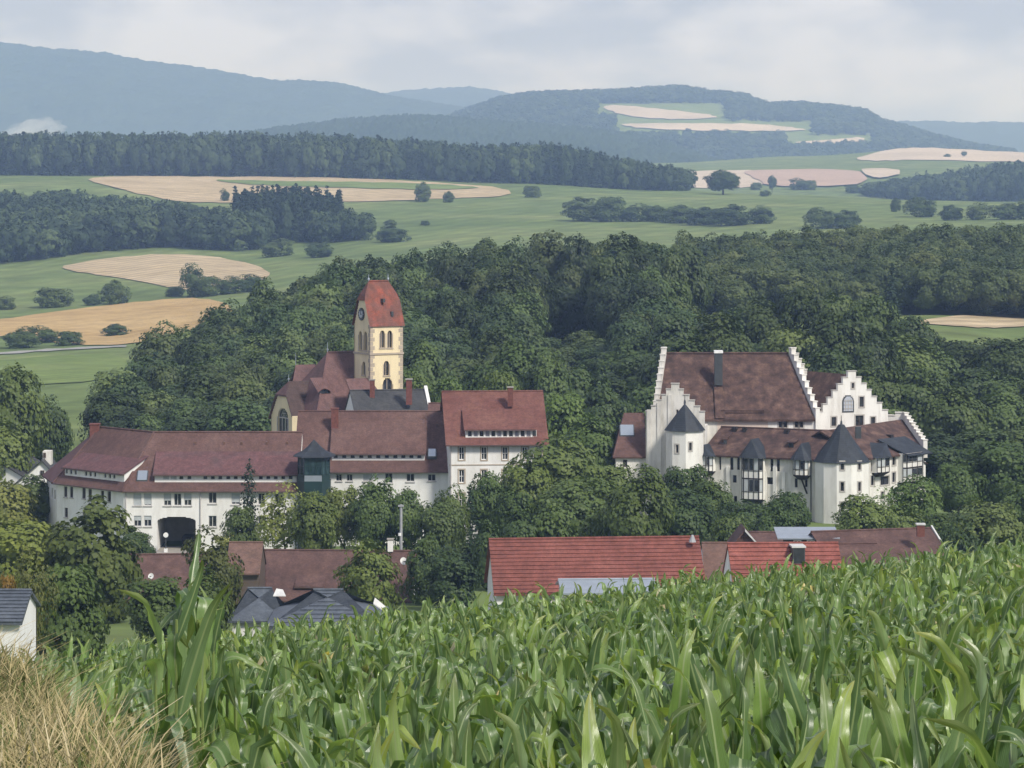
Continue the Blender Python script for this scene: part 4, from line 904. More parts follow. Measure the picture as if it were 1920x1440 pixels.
# front wing
fw_ = thing('castle_front_wing', 'castle front wing with patched brown roof and timber framed oriels', 'castle wing', (X(1420, 396), 396, GC))
ff = frp(1316, 396.6, 1528, 390); zef = -33.95; zrf = -31.15
tl = dict(frame='timber', nm=0, v=.15)
wall(fw_, ff, 0, ff.L, GC - 2, zef, [(1348.5, 857, 1352, 881, tl), (1369, 857, 1375, 881, tl), (1382, 857, 1387, 881, tl), (1444.5, 859, 1450, 884, tl), (1456.5, 859, 1462, 884, tl), (1374, 891, 1381, 905, tl), (1438, 895, 1450, 908, dict(tl, nm=1)), (1490, 897, 1495.5, 914, tl), (1509, 897, 1514, 913, tl), (1376, 930, 1382, 945, tl)], mat='castle_plaster')
pf = ff.pt; slf = (zrf - zef) / 5.6; lo_ = zef - .4 * slf
slab(fw_, 'roof', [pf(-.2, -.4, lo_), pf(ff.L + .3, -.4, lo_), pf(ff.L + 2.2, 5.6, zrf), pf(.2, 5.6, zrf)], 'castle_tile', .2); slab(fw_, 'rear_roof', [pf(ff.L + .3, 9, zef + .8), pf(-.2, 9, zef + .8), pf(.2, 5.6, zrf), pf(ff.L + 2.2, 5.6, zrf)], 'castle_tile', .2)
mb = MB(); mb.cyl(pf(.2, 5.6, zrf), pf(ff.L + 2.2, 5.6, zrf), .14, .14, 6); mb.build('ridge_tiles', 'castle_tile', fw_)
oriel(fw_, ff, 1311, 1335, 855, 884, 833, 1, nb=2, pxapex=1322); oriel(fw_, ff, 1388, 1429, 858, 937, 823, 2, nb=3, pxapex=1411); oriel(fw_, ff, 1484.5, 1514, 862, 892, 831, 1, nb=2, pxapex=1505)
for px, py, w in ((1378, 800, .6), (1397, 801, .45), (1476, 806, .6)):
    mb = MB(); u = ff.u(px, 5); w0 = ff.w(py, u, 5); mb.fbox(ff, u - w / 2, u + w / 2, 4.6, 5.2, w0 - .8, w0); mb.build('chimney', 'timber', fw_)
for r in ((1359, 812, 1365, 830), (1481, 824, 1490, 836)):
    v_, _ = roofv(ff, zef, slf)((r[0] + r[2]) / 2, r[3]); q = ff.win(r, v_); mb = MB()
    mb.prism([ff.pt(q[0] - .15, v_ - .7, q[2] + .5), ff.pt(q[1] + .15, v_ - .7, q[2] + .5), ff.pt(q[1] + .15, v_ + 1.2, q[3]), ff.pt(q[0] - .15, v_ + 1.2, q[3])], .12); d_ = mb.build('roof_dormer', 'castle_tile', fw_)
    mb = MB(); mb.fbox(ff, q[0], q[1], v_ - .4, v_ - .3, q[2] - .3, q[2] + .42); mb.build('pane', 'glass', d_)
for px in (1366, 1391.5, 1434, 1453.5, 1470): 
    u = ff.u(px); mb = MB(); mb.fbox(ff, u - .22, u + .22, -.2, -.004, GC - 2, zef - 1.9 + .4 * (px % 3)); mb.build('buttress', 'bright_castle_plaster', fw_)
pipe(fw_, ff, ff.u(1521), GC, zef, 'dark_metal')
mb = MB(); a0 = ff.u(1500, -.5); b0_ = ff.u(1510, -.3)
mb.hexa([ff.pt(a0, -.6, Z(893, 391)), ff.pt(a0 + .16, -.6, Z(893, 391)), ff.pt(b0_ + .2, -.05, Z(925, 391)), ff.pt(b0_, -.05, Z(925, 391))], [ff.pt(a0, -.45, Z(893, 391)), ff.pt(a0 + .16, -.45, Z(893, 391)), ff.pt(b0_ + .2, .05, Z(925, 391)), ff.pt(b0_, .05, Z(925, 391))]); mb.build('brace', 'timber', fw_)
# right wing
rw = thing('castle_right_wing', 'right castle wing with slate hooded oriels and stepped end gable', 'castle wing', (X(1690, 400), 400, GC))
fr2 = Fr(X(1630, 391.5), 391.5, X(1732, 400.8), 400.8)
wall(rw, fr2, 0, fr2.L, GC - 2, zef, [(1633, 865, 1639, 884, tl), (1641, 864, 1645, 884, tl), (1673, 857, 1679.5, 872, tl), (1685.5, 856, 1692, 872, tl), (1651, 893, 1667, 909, dict(tl, nm=1)), (1673, 886, 1679, 904, tl), (1685, 886, 1691, 904, tl), (1633, 892, 1639, 910, tl), (1652, 922, 1658, 936, tl)], mat='bright_castle_plaster', surround='grey_stone')
pg = fr2.pt; Dg = 12.0; run = 5.8; slr = (zrf - zef) / run
RE = (X(1692, 408.5), 408.5); zre = Z(786, 408.5)
slab(rw, 'roof', [pg(-.6, -.4, zef - .4 * slr), pg(fr2.L, -.4, zef - .4 * slr), (*RE, zre), pg(-2.2, run, zrf + .1)], 'castle_tile', .2); slab(rw, 'rear_roof', [pg(fr2.L, Dg + 3, zef), pg(-.6, Dg, zef), pg(-2.2, run, zrf + .1), (*RE, zre)], 'castle_tile', .2)
eR = fr2.right(Dg); wall(rw, eR, 0, Dg, GC - 2, zef + .1, mat='bright_castle_plaster', name='end_wall')
e0, e1, e2 = pg(fr2.L + .25, -.1, 0), (RE[0] + .25, RE[1], 0), pg(fr2.L + .25, Dg + 3, 0)
step_parapet(rw, e0, e1, zef, zre, 9, .5, .8, 'bright_castle_plaster', zef - 1); step_parapet(rw, e2, e1, zef, zre, 9, .5, .8, 'bright_castle_plaster', zef - 1)
oriel(rw, fr2, 1649, 1671, 857, 886, 831, 1, nb=2, pxapex=1656)
o5 = oriel(rw, fr2, 1697, 1733, 849, 903, 0, 2, nb=3, roof=False)
fo = fr2.off(0); ua, ub = fr2.u(1676), fr2.L - .2; wt5 = fr2.w(848, ub - 1)
slab(rw, 'slate_roof', [fr2.pt(ua + 1.2, -1.4, wt5 - .05), fr2.pt(ub, -1.4, wt5 - .05), fr2.pt(ub - .3, 2.4, zef + 2.4 * slr + .45), fr2.pt(ua, 2.4, zef + 2.4 * slr + .45)], 'slate', .12)
mb = MB(); q = fr2.off(0); u = fr2.u(1742); mb.fbox(fr2, fr2.L + .55, fr2.L + 1.35, .6, 6, GC - 2, Z(868, 400)); mb.build('end_annex', 'bright_castle_plaster', rw)
slab(rw, 'end_annex_roof', [fr2.pt(fr2.L + .5, .4, Z(866, 400)), fr2.pt(fr2.L + 1.6, .4, Z(872, 400)), fr2.pt(fr2.L + 1.6, 6.2, Z(866, 400)), fr2.pt(fr2.L + .5, 6.2, Z(848, 400))], 'castle_tile', .12)
v_, _ = roofv(fr2, zef, slr)(1668, 820); u = fr2.u(1668, v_); w_ = fr2.w(820, u, v_); mb = MB(); mb.fbox(fr2, u - .3, u + .3, v_ - .4, v_ + .3, w_ - .3, w_ + .35); mb.build('chimney', 'timber', rw)
# rear stepped gable house
rg = thing('castle_rear_house', 'rear castle house with tall white stepped gable, painted arch and dark windows', 'castle wing', (X(1600, 407), 407, GC))
fq = frp(1534, 404, 1665, 407)
wr = dict(nm=0, frame='brown_frame')
stepped(rg, fq, [(1590, 1605, 696.5), (1580.5, 1615, 708), (1571, 1625, 720), (1561.5, 1634, 732), (1552, 1644, 745), (1543, 1654, 757), (1534, 1665, 771)], GC, .5,
        [(1611.5, 744, 1619.5, 763, wr), (1597, 718, 1601.5, 728, wr), (1559, 782, 1568, 799, wr), (1604, 779, 1619, 799, dict(wr, nm=1)), (1633, 782, 1641, 796, wr)], 'bright_castle_plaster', kw=dict(surround='grey_stone'))
q = fq.win((1579, 741, 1601, 773)); mb = MB()
for r in arch(q, 5): mb.fbox(fq, r[0], r[1], -.06, -.004, r[2], r[3])
pa = mb.build('painted_arch', 'dark_metal', rg); mb = MB()
for r in arch((q[0] + .17, q[1] - .17, q[2] + .15, q[3] - .17), 5): mb.fbox(fq, r[0], r[1], -.1, -.064, r[2] + .002, r[3])
mb.build('arch_infill', 'clock_grey', pa); mb = MB()
for k in range(1, 4): c = q[0] + (q[1] - q[0]) * k / 4; mb.fbox(fq, c - .04, c + .04, -.13, -.102, q[2] + .16, q[3] - .55)
for k in range(1, 4): c = q[2] + (q[3] - q[2]) * k / 4.4; mb.fbox(fq, q[0] + .18, q[1] - .18, -.16, -.132, c - .035, c + .035)
mb.build('tracery', 'grey_stone', pa)
um = fq.u(1597.5); zap = Z(703, 405); zeq = Z(790, 405); bx_ = -2.6
for u0, mt in ((.3, 'castle_tile'), (fq.L - .3, 'castle_tile')): slab(rg, 'roof', [fq.pt(u0, .5, zeq), fq.pt(um, .5, zap), fq.pt(um + bx_ * 1.6, 16, zap), fq.pt(u0 + bx_ * 1.6, 16, zeq)], mt, .2)
fql = Fr(*fq.pt(bx_ * 1.6, 16, 0)[:2], *fq.pt(0, .5, 0)[:2]); wall(rg, fql, 0, fql.L, GC, zeq + .4, mat='castle_plaster', name='side_wall')
fqr = Fr(*fq.pt(fq.L, .5, 0)[:2], *fq.pt(fq.L + bx_ * 1.6, 16, 0)[:2]); wall(rg, fqr, 0, fqr.L, GC, zeq + .4, mat='castle_plaster', name='side_wall')
# outbuilding at the left of the castle
ob = thing('castle_outbuilding', 'small plum roofed outbuilding with skylight left of the castle', 'building', (X(1185, 402), 402, GC))
fo_ = frp(1155, 399, 1212, 399); zeo, zro = Z(851, 399), Z(774, 404.5)
wall(ob, fo_, 0, fo_.L, GC, zeo, [(1168, 862, 1176, 876, dict(frame='brown_frame'))], mat='castle_plaster')
fol = fo_.left(9); wall(ob, fol, 0, 8.99, GC, zeo, mat='castle_plaster')
q0, q1 = fo_.u(1170, 5.5), fo_.L; slo = (zro - zeo) / 5.5; lo_ = zeo - .4 * slo
slab(ob, 'roof', [fo_.pt(-.4, -.4, lo_), fo_.pt(q1, -.4, lo_), fo_.pt(q1, 5.5, zro), fo_.pt(q0, 5.5, zro)], 'annex_tile', .18); slab(ob, 'roof', [fo_.pt(-.4, 9.5, lo_), fo_.pt(-.4, -.4, lo_), fo_.pt(q0, 5.5, zro)], 'annex_tile', .18)
vs = roofv(fo_, zeo, slo)(1176, 809)[0]; skylight(ob, fo_, (1163, 800, 1188, 818), vs, slo)

# ================================================================== village houses in front
GV = -43.5
def house(name, label, pa, da, pb, db, D, ye, yr, wm, rm, **k):
    f = frp(pa, da, pb, db); t = thing(name, label, 'house' if 'barn' not in name else 'barn', (f.pt(f.L / 2, D / 2, 0)[0], f.pt(f.L / 2, D / 2, 0)[1], GV))
    ze = f.w(ye, 0); zr = f.w(yr, 0, D / 2); gable_house(t, f, D, GV, ze, zr, wm, rm, **k); return t, f, ze, zr
bn, fbn, zeb, zrb = house('red_barn', 'long barn with bright red tile roof and white gable', 931, 289, 1318, 291, 8, 1112, 1012, 'cream_plaster', 'barn_tile', ov=.5, courses=14, gut=False)
mb = MB(); xo = X(1298, 294); mb.cyl((xo, 293.8, zrb - .3), (xo, 293.8, zrb + .35), .35, .1, 10); mb.build('roof_ventilator', 'pole_metal', bn)
sh, fsh, a_, b_ = house('lean_to_shed', 'low shed with grey metal roof in front of the red barn', 1058, 281, 1228, 281.5, 6, 1112, 1088, 'castle_plaster', 'zinc', ov=.4, gut=False)
br, fbr, a_, b_ = house('orange_roofed_house', 'house with bright orange red roof and dark roof window', 1375, 279, 1581, 279.5, 7, 1092, 1020, 'cream_plaster', 'brick_red_tile', ov=.3, ovs=.1, courses=9, gut=False)
vq = 1.9; q = fbr.win((1485, 1026, 1508, 1056), vq); mb = MB(); mb.fbox(fbr, q[0], q[1], vq - .5, vq + 1.5, q[2], q[3]); d_ = mb.build('roof_window', 'dark_metal', br)
mb = MB(); mb.fbox(fbr, q[0] - .08, q[1] + .08, vq - .6, vq + 1.5, q[3] + .003, q[3] + .14); mb.build('window_hood', 'window_frame', d_); mb = MB(); mb.fbox(fbr, q[0] + .1, q[1] - .1, vq - .53, vq - .502, q[2] + .1, q[3] - .1); mb.build('pane', 'glass', d_)
house('brown_link_roof', 'weathered brown roof between the red barn and orange roof', 1322, 293, 1372, 293, 9, 1085, 1019, 'cream_plaster', 'weathered_tile', gut=False, ovs=.05)
house('dark_shed', 'dark brown shed roof right of the orange roofed house', 1586, 281, 1668, 281.5, 10, 1080, 1021, 'cream_plaster', 'brown_tile', gut=False, ovs=.1)
sg, fsg, zes, zrs = house('gabled_house', 'brown roofed house behind the orange roof with pale verge', 1378, 312, 1560, 310, 10, 1040, 998, 'cream_plaster', 'brown_tile', gut=False)
mb = MB(); cxx = X(1395, 309); 
for sgn in (-1, 1):
    mb.hexa([(cxx, 307.4, Z(989, 309)), (cxx + sgn * 1.35, 307.4, Z(1022, 309)), (cxx + sgn * 1.35, 307.4, Z(1026, 309)), (cxx, 307.4, Z(993, 309))], [(cxx, 313, Z(989, 309)), (cxx + sgn * 1.35, 313, Z(1022, 309)), (cxx + sgn * 1.35, 313, Z(1026, 309)), (cxx, 313, Z(993, 309))])
cr_ = mb.build('cross_gable_roof', 'brown_tile', sg); mb = MB(); mb.v += [(cxx - 1.2, 307.7, Z(1022, 309)), (cxx + 1.2, 307.7, Z(1022, 309)), (cxx, 307.7, Z(993, 309)), (cxx - 1.2, 308, Z(1022, 309)), (cxx + 1.2, 308, Z(1022, 309)), (cxx, 308, Z(993, 309))]; mb.f += [(0, 1, 2), (5, 4, 3), (0, 3, 4, 1), (1, 4, 5, 2), (2, 5, 3, 0)]; mb.build('cross_gable', 'brown_tile', cr_)
mb = MB(); mb.hexa([(cxx - .02, 307.2, Z(988, 309)), (cxx + 1.5, 307.2, Z(1022, 309)), (cxx + 1.5, 307.2, Z(1025, 309)), (cxx - .02, 307.2, Z(993, 309))], [(cxx - .02, 307.38, Z(988, 309)), (cxx + 1.5, 307.38, Z(1022, 309)), (cxx + 1.5, 307.38, Z(1025, 309)), (cxx - .02, 307.38, Z(993, 309))]); mb.build('verge_board', 'window_frame', cr_)
fd = frp(1475, 305, 1570, 305); mb = MB(); mb.fbox(fd, 0, fd.L, 0, 4, Z(1030, 305), Z(1008, 305)); dm = mb.build('box_dormer', 'dark_slate', sg)
slab(sg, 'dormer_roof', [fd.pt(-.9, -.5, Z(1008, 305)), fd.pt(fd.L + .2, -.5, Z(1008, 305)), fd.pt(fd.L + .2, 4, Z(990, 308)), fd.pt(-.9, 4, Z(990, 308))], 'zinc', .12)
for px in (1488, 1513, 1533): window(sg, fd, fd.win((px, 1013, px + 14, 1027)), frame='white_paint', v=-.09)
bh, fbh, a_, b_ = house('brown_roofed_house', 'old house with mottled brown roof, chimney and pale right verge', 1572, 300, 1778, 303, 11, 1065, 998, 'cream_plaster', 'brown_tile', gut=False, ovs=.6)
chimney(bh, X(1726, 304), 304, Z(1006, 304), Z(984, 304), .7, 'brick', cap='window_frame')
R_ = fbh.right(11); mb = MB(); mb.hexa([R_.pt(-.6, -.75, a_ - .5), R_.pt(5.5, -.75, b_ + .1), R_.pt(5.5, -.75, b_ + .32), R_.pt(-.6, -.75, a_ - .28)], [R_.pt(-.6, -.6, a_ - .5), R_.pt(5.5, -.6, b_ + .1), R_.pt(5.5, -.6, b_ + .32), R_.pt(-.6, -.6, a_ - .28)]); mb.build('verge_board', 'window_frame', bh)
lb, flb, zel, zrl = house('brown_barn', 'long brown tiled barn with chimney below the annex garden', 487, 330, 766, 329, 12, 1125, 1032, 'cream_plaster', 'brown_tile', gut=False, ovs=.4)
chimney(lb, X(732, 335), 335, Z(1034, 335), Z(1012, 335), .55, 'cream_plaster')
dormer(lb, flb, 556, 603, 1100, 1115, 1.0, 1074, 3.4, [], wmat='brown_frame', rmat='brown_tile', ov=.2)
wb_, fwb, a_, b_ = house('weathered_barn', 'small barn with rusty weathered roof left of the long brown barn', 425, 322, 486, 322, 8, 1075, 1018, 'brown_frame', 'weathered_tile', gut=False, ovs=.1)
lw, flw, a_, b_ = house('low_brown_house', 'low brown roofed house half hidden behind the corn below the gateway', 236, 326, 432, 327, 12, 1128, 1041, 'cream_plaster', 'brown_tile', gut=False)
gh, fgh, a_, b_ = house('grey_hipped_house', 'white house with dark grey hipped tile roof behind the corn', 512, 254, 705, 254, 10.5, 1174, 1107, 'white_plaster', 'grey_tile', ends=('hip', 'hip'), ov=.6, courses=9, gut=False)
gh2, fgh2, a_, b_ = house('grey_roofed_bungalow', 'smaller grey hipped roof left of the dark grey hipped roof', 436, 263, 528, 263, 6, 1164, 1104, 'white_plaster', 'grey_tile', ends=('hip', 'hip'), ov=.4, gut=False)
for pxa, pya, pxb, pyb, nm_ in ((512, 1108, 536, 1117, 'solar panel'),):
    fz = frp(pxa, 258, pxb, 258); slab(gh2, 'solar_panel', [fz.pt(0, 0, Z(pyb, 258)), fz.pt(fz.L, 0, Z(pyb, 258)), fz.pt(fz.L - .3, .9, Z(pya, 258)), fz.pt(.2, .9, Z(pya - 2, 258))], 'window_frame', .06)
fz = frp(700, 250, 722, 250); slab(gh, 'white_soffit', [fz.pt(0, 0, Z(1131, 250)), fz.pt(fz.L, 0, Z(1146, 250)), fz.pt(fz.L, .5, Z(1138, 250)), fz.pt(.1, .5, Z(1122, 250))], 'window_frame', .08)
lh, flh, a_, b_ = house('corner_house', 'white house with blue grey tile roof at the left edge', -70, 218, 36, 218, 8, 1166, 1108, 'white_plaster', 'grey_tile', ov=.4, ovs=.25, courses=9, gut=False)
wh, fwh, zew, zrw = house('white_gabled_house', 'white gabled house peeking out behind the left end of the annex', 60, 424, 118, 432, 9, 905, 868, 'white_plaster', 'dark_slate', gut=False)
# front gable of that house
xg = X(73, 421); mb = MB(); mb.v += [(xg - 3.4, 421, Z(912, 421)), (xg + 2.6, 421, Z(898, 421)), (xg + .4, 421, Z(864, 421)), (xg - 3.4, 421, GV), (xg + 2.6, 421, GV)]; n5 = [(a, b + 6, c) for a, b, c in mb.v]; mb.v += n5
mb.f += [(0, 1, 2), (3, 4, 1, 0), (7, 6, 5), (0, 2, 7, 5), (2, 1, 6, 7), (1, 4, 9, 6), (3, 0, 5, 8)]; mb.build('front_gable', 'white_plaster', wh)
slab(wh, 'gable_roof', [(xg - 4, 420.6, Z(917, 421)), (xg + .4, 420.6, Z(862, 421)), (xg + .4, 428, Z(862, 421)), (xg - 4, 428, Z(917, 421))], 'dark_slate', .2); slab(wh, 'gable_roof', [(xg + 3.1, 420.6, Z(904, 421)), (xg + .4, 420.6, Z(862, 421)), (xg + .4, 428, Z(862, 421)), (xg + 3.1, 428, Z(904, 421))], 'dark_slate', .2)
fx = Fr(xg - 3, 420.95, xg + 2.5, 420.95); window(wh, fx, fx.win((76, 882, 83, 892)), v=-.1, frame='brown_frame')
mb = MB(); fx2 = frp(80, 423, 95, 423); mb.fbox(fx2, 0, fx2.L, 0, 2, Z(872, 423), Z(846, 423)); mb.build('roof_turret', 'castle_plaster', wh); window(wh, fx2, fx2.win((81.5, 849, 86, 858)), v=-.1, frame='brown_frame')

# small things
pl = thing('utility_pole', 'grey roof mast rising above the long brown barn', 'pole', (X(752, 336), 336, Z(1110, 336)))
mb = MB(); mb.cyl((X(752, 336), 336, Z(1110, 336)), (X(752, 336), 336, Z(946, 336)), .17, .14, 10); mb.build('pole_shaft', 'pole_metal', pl)
mb = MB(); mb.box(X(752, 336) - .3, X(752, 336) + .3, 335.8, 336.1, Z(950, 336), Z(947, 336)); mb.build('cross_arm', 'pole_metal', pl)
mb = MB(); mb.cyl((X(749.5, 336), 335.7, Z(1004, 336)), (X(749.5, 336), 335.7, Z(999, 336)), .16, .16, 8); mb.build('insulator', 'white_paint', pl)
def dish(px, py, d, r, label, ang):
    t = thing('satellite_dish', label, 'satellite dish', (X(px, d), d, Z(py, d) - r * 1.4), 'satellite dishes'); mb = MB(); c = Vector((X(px, d), d, Z(py, d))); ax = Vector((sin(ang), -cos(ang), .35)).normalized(); t1 = ax.orthogonal().normalized(); t2 = ax.cross(t1)
    n = 14; mb.v.append(tuple(c - ax * r * .3)); 
    for rr, hh_ in ((.5, .22), (1, 0)):
        for k in range(n): mb.v.append(tuple(c + (t1 * cos(2 * pi * k / n) + t2 * sin(2 * pi * k / n)) * r * rr - ax * r * hh_))
    mb.f += [(0, 1 + k, 1 + (k + 1) % n) for k in range(n)] + [(1 + k, 1 + n + k, 1 + n + (k + 1) % n, 1 + (k + 1) % n) for k in range(n)]
    mb.build('reflector', 'white_paint', t, True); mb = MB(); mb.cyl(c - ax * r * .3, c + ax * r * .7 + Vector((0, 0, -r * .3)), .03, .03, 5); mb.cyl(c + ax * r * .7 + Vector((0, 0, -r * .3)), c + ax * r * .85 + Vector((0, 0, -r * .3)), .07, .07, 6); mb.build('feed_arm', 'dark_metal', t)
    mb = MB(); mb.cyl(c - ax * r * .3, c - Vector((0, 0, r * 1.4)) + Vector((0, .4, 0)), .05, .05, 6); mb.build('mast', 'pole_metal', t)
dish(757, 1052, 327.5, .4, 'white satellite dish on the right end of the long brown barn roof', .5)
dish(283, 1080, 325, .3, 'white satellite dish on the low brown roof behind the corn', -.3)
sg_ = thing('gateway_sign', 'round white sign on a post in the arched gateway', 'sign', (X(311, 383.5), 383.5, -44.62))
mb = MB(); x0 = X(311, 383.5); mb.cyl((x0, 383.5, -44.62), (x0, 383.5, GB + 2.6), .06, .06, 6); mb.build('post', 'dark_metal', sg_)
mb = MB(); mb.cyl((x0, 383.4, Z(1003, 383.5)), (x0, 383.46, Z(1003, 383.5)), .3, .3, 16); mb.build('sign_disc', 'white_paint', sg_); mb = MB(); mb.box(x0 - .2, x0 + .2, 383.3, 383.7, -44.62, -44.2); mb.build('base_block', 'white_paint', sg_)

#__PART4__
# ================================================================== trees
def mesh_np(name, v, quads, mats, midx=None, smooth=False, tris=None):
    me = bpy.data.meshes.new(name); me.vertices.add(len(v)); me.vertices.foreach_set('co', np.ascontiguousarray(v, np.float32).ravel())
    nq = len(quads); me.loops.add(nq * 4); me.loops.foreach_set('vertex_index', np.ascontiguousarray(quads, np.int32).ravel())
    me.polygons.add(nq); me.polygons.foreach_set('loop_start', np.arange(0, nq * 4, 4, dtype=np.int32))
    if midx is not None: me.polygons.foreach_set('material_index', np.ascontiguousarray(midx, np.int32))
    if smooth: me.polygons.foreach_set('use_smooth', np.ones(nq, bool))
    for m in mats: me.materials.append(M[m])
    me.update(calc_edges=True); return me
def norm(a): return a / np.maximum(np.linalg.norm(a, axis=-1, keepdims=True), 1e-9)
def leaf_quads(c, n, size, rng):
    """rhombic leaf clumps centred at c with normals n"""
    k = len(c); t = norm(np.cross(n, rng.normal(size=(k, 3)))); b = np.cross(n, t); s = size[:, None]
    v = np.stack([c - t * s * .54, c - b * s * .46 + n * s * .06, c + t * s * .54, c + b * s * .46 + n * s * .06], 1).reshape(-1, 3)
    return v, np.arange(k * 4).reshape(-1, 4)
def crown_broad(seed, H=10., Wd=8., npuff=70, nleaf=100, leaf=.42, base=.16, shape=1.0, rough=.16):
    r = np.random.default_rng(seed); cs = []; ls = []; P = []; N = []; Sz = []
    lob = r.normal(size=(7, 3)); lob = norm(lob); la = r.uniform(-.5, .8, 7) * rough * 2
    for i in range(npuff):
        d = norm(r.normal(size=3)); d[2] = d[2] * .9 + .12; d = norm(d)
        rad = (1 + sum(a * max(0, float(d @ l)) ** 4 for a, l in zip(la, lob))) * r.uniform(.62, .98)
        if i % 6 == 0: rad *= .55
        hz_ = H * (1 - base) / 2; c = np.array([d[0] * rad * Wd / 2 * .84, d[1] * rad * Wd / 2 * .84, H * base + hz_ + d[2] * rad * hz_ * .86])
        if d[2] < -.1: c[:2] *= 1 - .35 * shape * min(1, -d[2])
        pr = Wd * r.uniform(.12, .23)
        m = int(nleaf * r.uniform(.7, 1.3)); q = norm(r.normal(size=(m, 3)) + d * .75 + np.array([0, 0, .35]))
        P.append(c + q * pr * r.uniform(.72, 1.12, (m, 1)) * np.array([1, 1, .78])); N.append(norm(q * .55 + d * .55 + np.array([0, 0, .22]) + r.normal(size=(m, 3)) * .26)); Sz.append(leaf * r.uniform(.6, 1.35, m))
    v, f = leaf_quads(np.concatenate(P), np.concatenate(N), np.concatenate(Sz), r)
    return v, f
def crown_conifer(seed, H=20., Wd=6., tiers=22, leaf=.55, per=34, col=False):
    r = np.random.default_rng(seed); P = []; N = []; Sz = []
    for k in range(tiers):
        t = k / (tiers - 1); z = H * (.10 + .88 * t); R = Wd / 2 * ((1 - t) ** .8 if not col else (math.sin(pi * min(1, .12 + t * .88)) ** .45)) * r.uniform(.85, 1.12) + .1
        nb = max(5, int(9 * (1 - t) + 4))
        for b in range(nb):
            a = 2 * pi * (b + r.random()) / nb; L = R * r.uniform(.75, 1.15); m = max(4, int(per * (.35 + .65 * (1 - t))) // 3)
            s = np.sqrt(r.random(m)); pts = np.stack([np.cos(a) * L * s, np.sin(a) * L * s, z - s * L * .38 + r.normal(size=m) * .18], 1) + r.normal(size=(m, 3)) * .22
            P.append(pts); N.append(norm(np.stack([np.cos(a) * np.ones(m) * .75, np.sin(a) * np.ones(m) * .75, np.ones(m)], 1) + r.normal(size=(m, 3)) * .4)); Sz.append(leaf * r.uniform(.6, 1.3, m))
    return leaf_quads(np.concatenate(P), np.concatenate(N), np.concatenate(Sz), r)
def trunk_mesh(name, H, r0, seed, limbs=5, top=.62):
    r = random.Random(seed); mb = MB(); p = Vector((0, 0, -.6)); n = 5
    pts = [Vector((0, 0, -.6))] + [Vector((r.uniform(-.15, .15) * k, r.uniform(-.15, .15) * k, H * top * k / n)) for k in range(1, n + 1)]
    for k in range(n): mb.cyl(pts[k], pts[k + 1], r0 * (1 - .15 * k), r0 * (1 - .15 * (k + 1)), 7, k == n - 1)
    for q in range(limbs):
        b = pts[2 + q % (n - 2)]; a = r.uniform(0, 6.28); L = H * r.uniform(.16, .28); e = b + Vector((cos(a) * L * .8, sin(a) * L * .8, L * .75)); mb.cyl(b, e, r0 * .42, r0 * .14, 5)
    me = bpy.data.meshes.new(name); me.from_pydata(mb.v, [], mb.f); me.update(); me.materials.append(M['bark']); return me
BROAD = []   # (crown mesh, trunk mesh) of unit trees 10 m tall, 8 m wide
for i in range(9):
    v, f = crown_broad(100 + i, npuff=(78, 64, 90, 70, 84, 60, 74, 88, 66)[i], nleaf=105, leaf=.40, base=(.14, .2, .1, .16, .12, .22, .15, .08, .18)[i], rough=(.16, .3, .2, .12, .26, .34, .2, .14, .28)[i])
    BROAD.append((mesh_np('broad_crown', v, f, ['foliage']), trunk_mesh('broad_trunk', 10, .26, i)))
BUSH = []
for i in range(5):
    v, f = crown_broad(200 + i, 10, 9, npuff=62, nleaf=90, leaf=.5, base=-.12, shape=.2, rough=(.3, .2, .4, .25, .35)[i]); BUSH.append((mesh_np('bush_crown', v, f, ['foliage']), trunk_mesh('bush_stem', 5, .2, 60 + i, 3, .5)))
CONIF = []
for i in range(4):
    v, f = crown_conifer(300 + i, 20, 6.2); CONIF.append((mesh_np('conifer_crown', v, f, ['needles']), trunk_mesh('conifer_trunk', 20, .3, 40 + i, 0, .95)))
v, f = crown_conifer(320, 10, 2.0, 26, .3, 40, True); CYP = (mesh_np('cypress_crown', v, f, ['needles']), trunk_mesh('cypress_trunk', 10, .16, 77, 0, .9))
SPAR = []
for i in range(2):
    v, f = crown_broad(400 + i, npuff=46, nleaf=60, leaf=.34, base=.2, rough=.4); SPAR.append((mesh_np('sparse_crown', v, f, ['foliage']), trunk_mesh('sparse_trunk', 10, .2, 90 + i, 9, .8)))
TREE_N = 0
def tree(label, cat, x, y, h, w, kind='broad', tone=(1, 1, 1), group=None, name=None, idx=None, sink=0.3, zb=None):
    global TREE_N; TREE_N += 1
    lst = {'broad': BROAD, 'bush': BUSH, 'conifer': CONIF, 'cypress': [CYP], 'sparse': SPAR}[kind]; cr, tk = lst[(idx if idx is not None else random.randrange(99)) % len(lst)]
    H0, W0 = {'broad': (10, 8), 'bush': (10, 9), 'conifer': (20, 6.2), 'cypress': (10, 2.2), 'sparse': (10, 8)}[kind]
    z = (tz(x, y) if zb is None else zb) - sink; h *= {'broad': 1.07, 'bush': 1.05}.get(kind, 1)
    t = bpy.data.objects.new(name or {'broad': 'broadleaf_tree', 'bush': 'shrub', 'conifer': 'spruce_tree', 'cypress': 'columnar_conifer', 'sparse': 'broadleaf_tree'}[kind], None); COL.objects.link(t)
    t.empty_display_size = .5; t.location = (x, y, z); t.rotation_euler = (0, 0, random.uniform(0, 6.28)); t.scale = (w / W0, w / W0 * random.uniform(.9, 1.1), h / H0)
    t['label'] = label; t['category'] = cat
    if group: t['group'] = group
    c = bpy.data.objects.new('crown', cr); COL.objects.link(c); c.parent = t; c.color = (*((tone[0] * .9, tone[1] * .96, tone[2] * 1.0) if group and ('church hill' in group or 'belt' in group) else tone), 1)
    k = bpy.data.objects.new('trunk', tk); COL.objects.link(k); k.parent = t
    return t
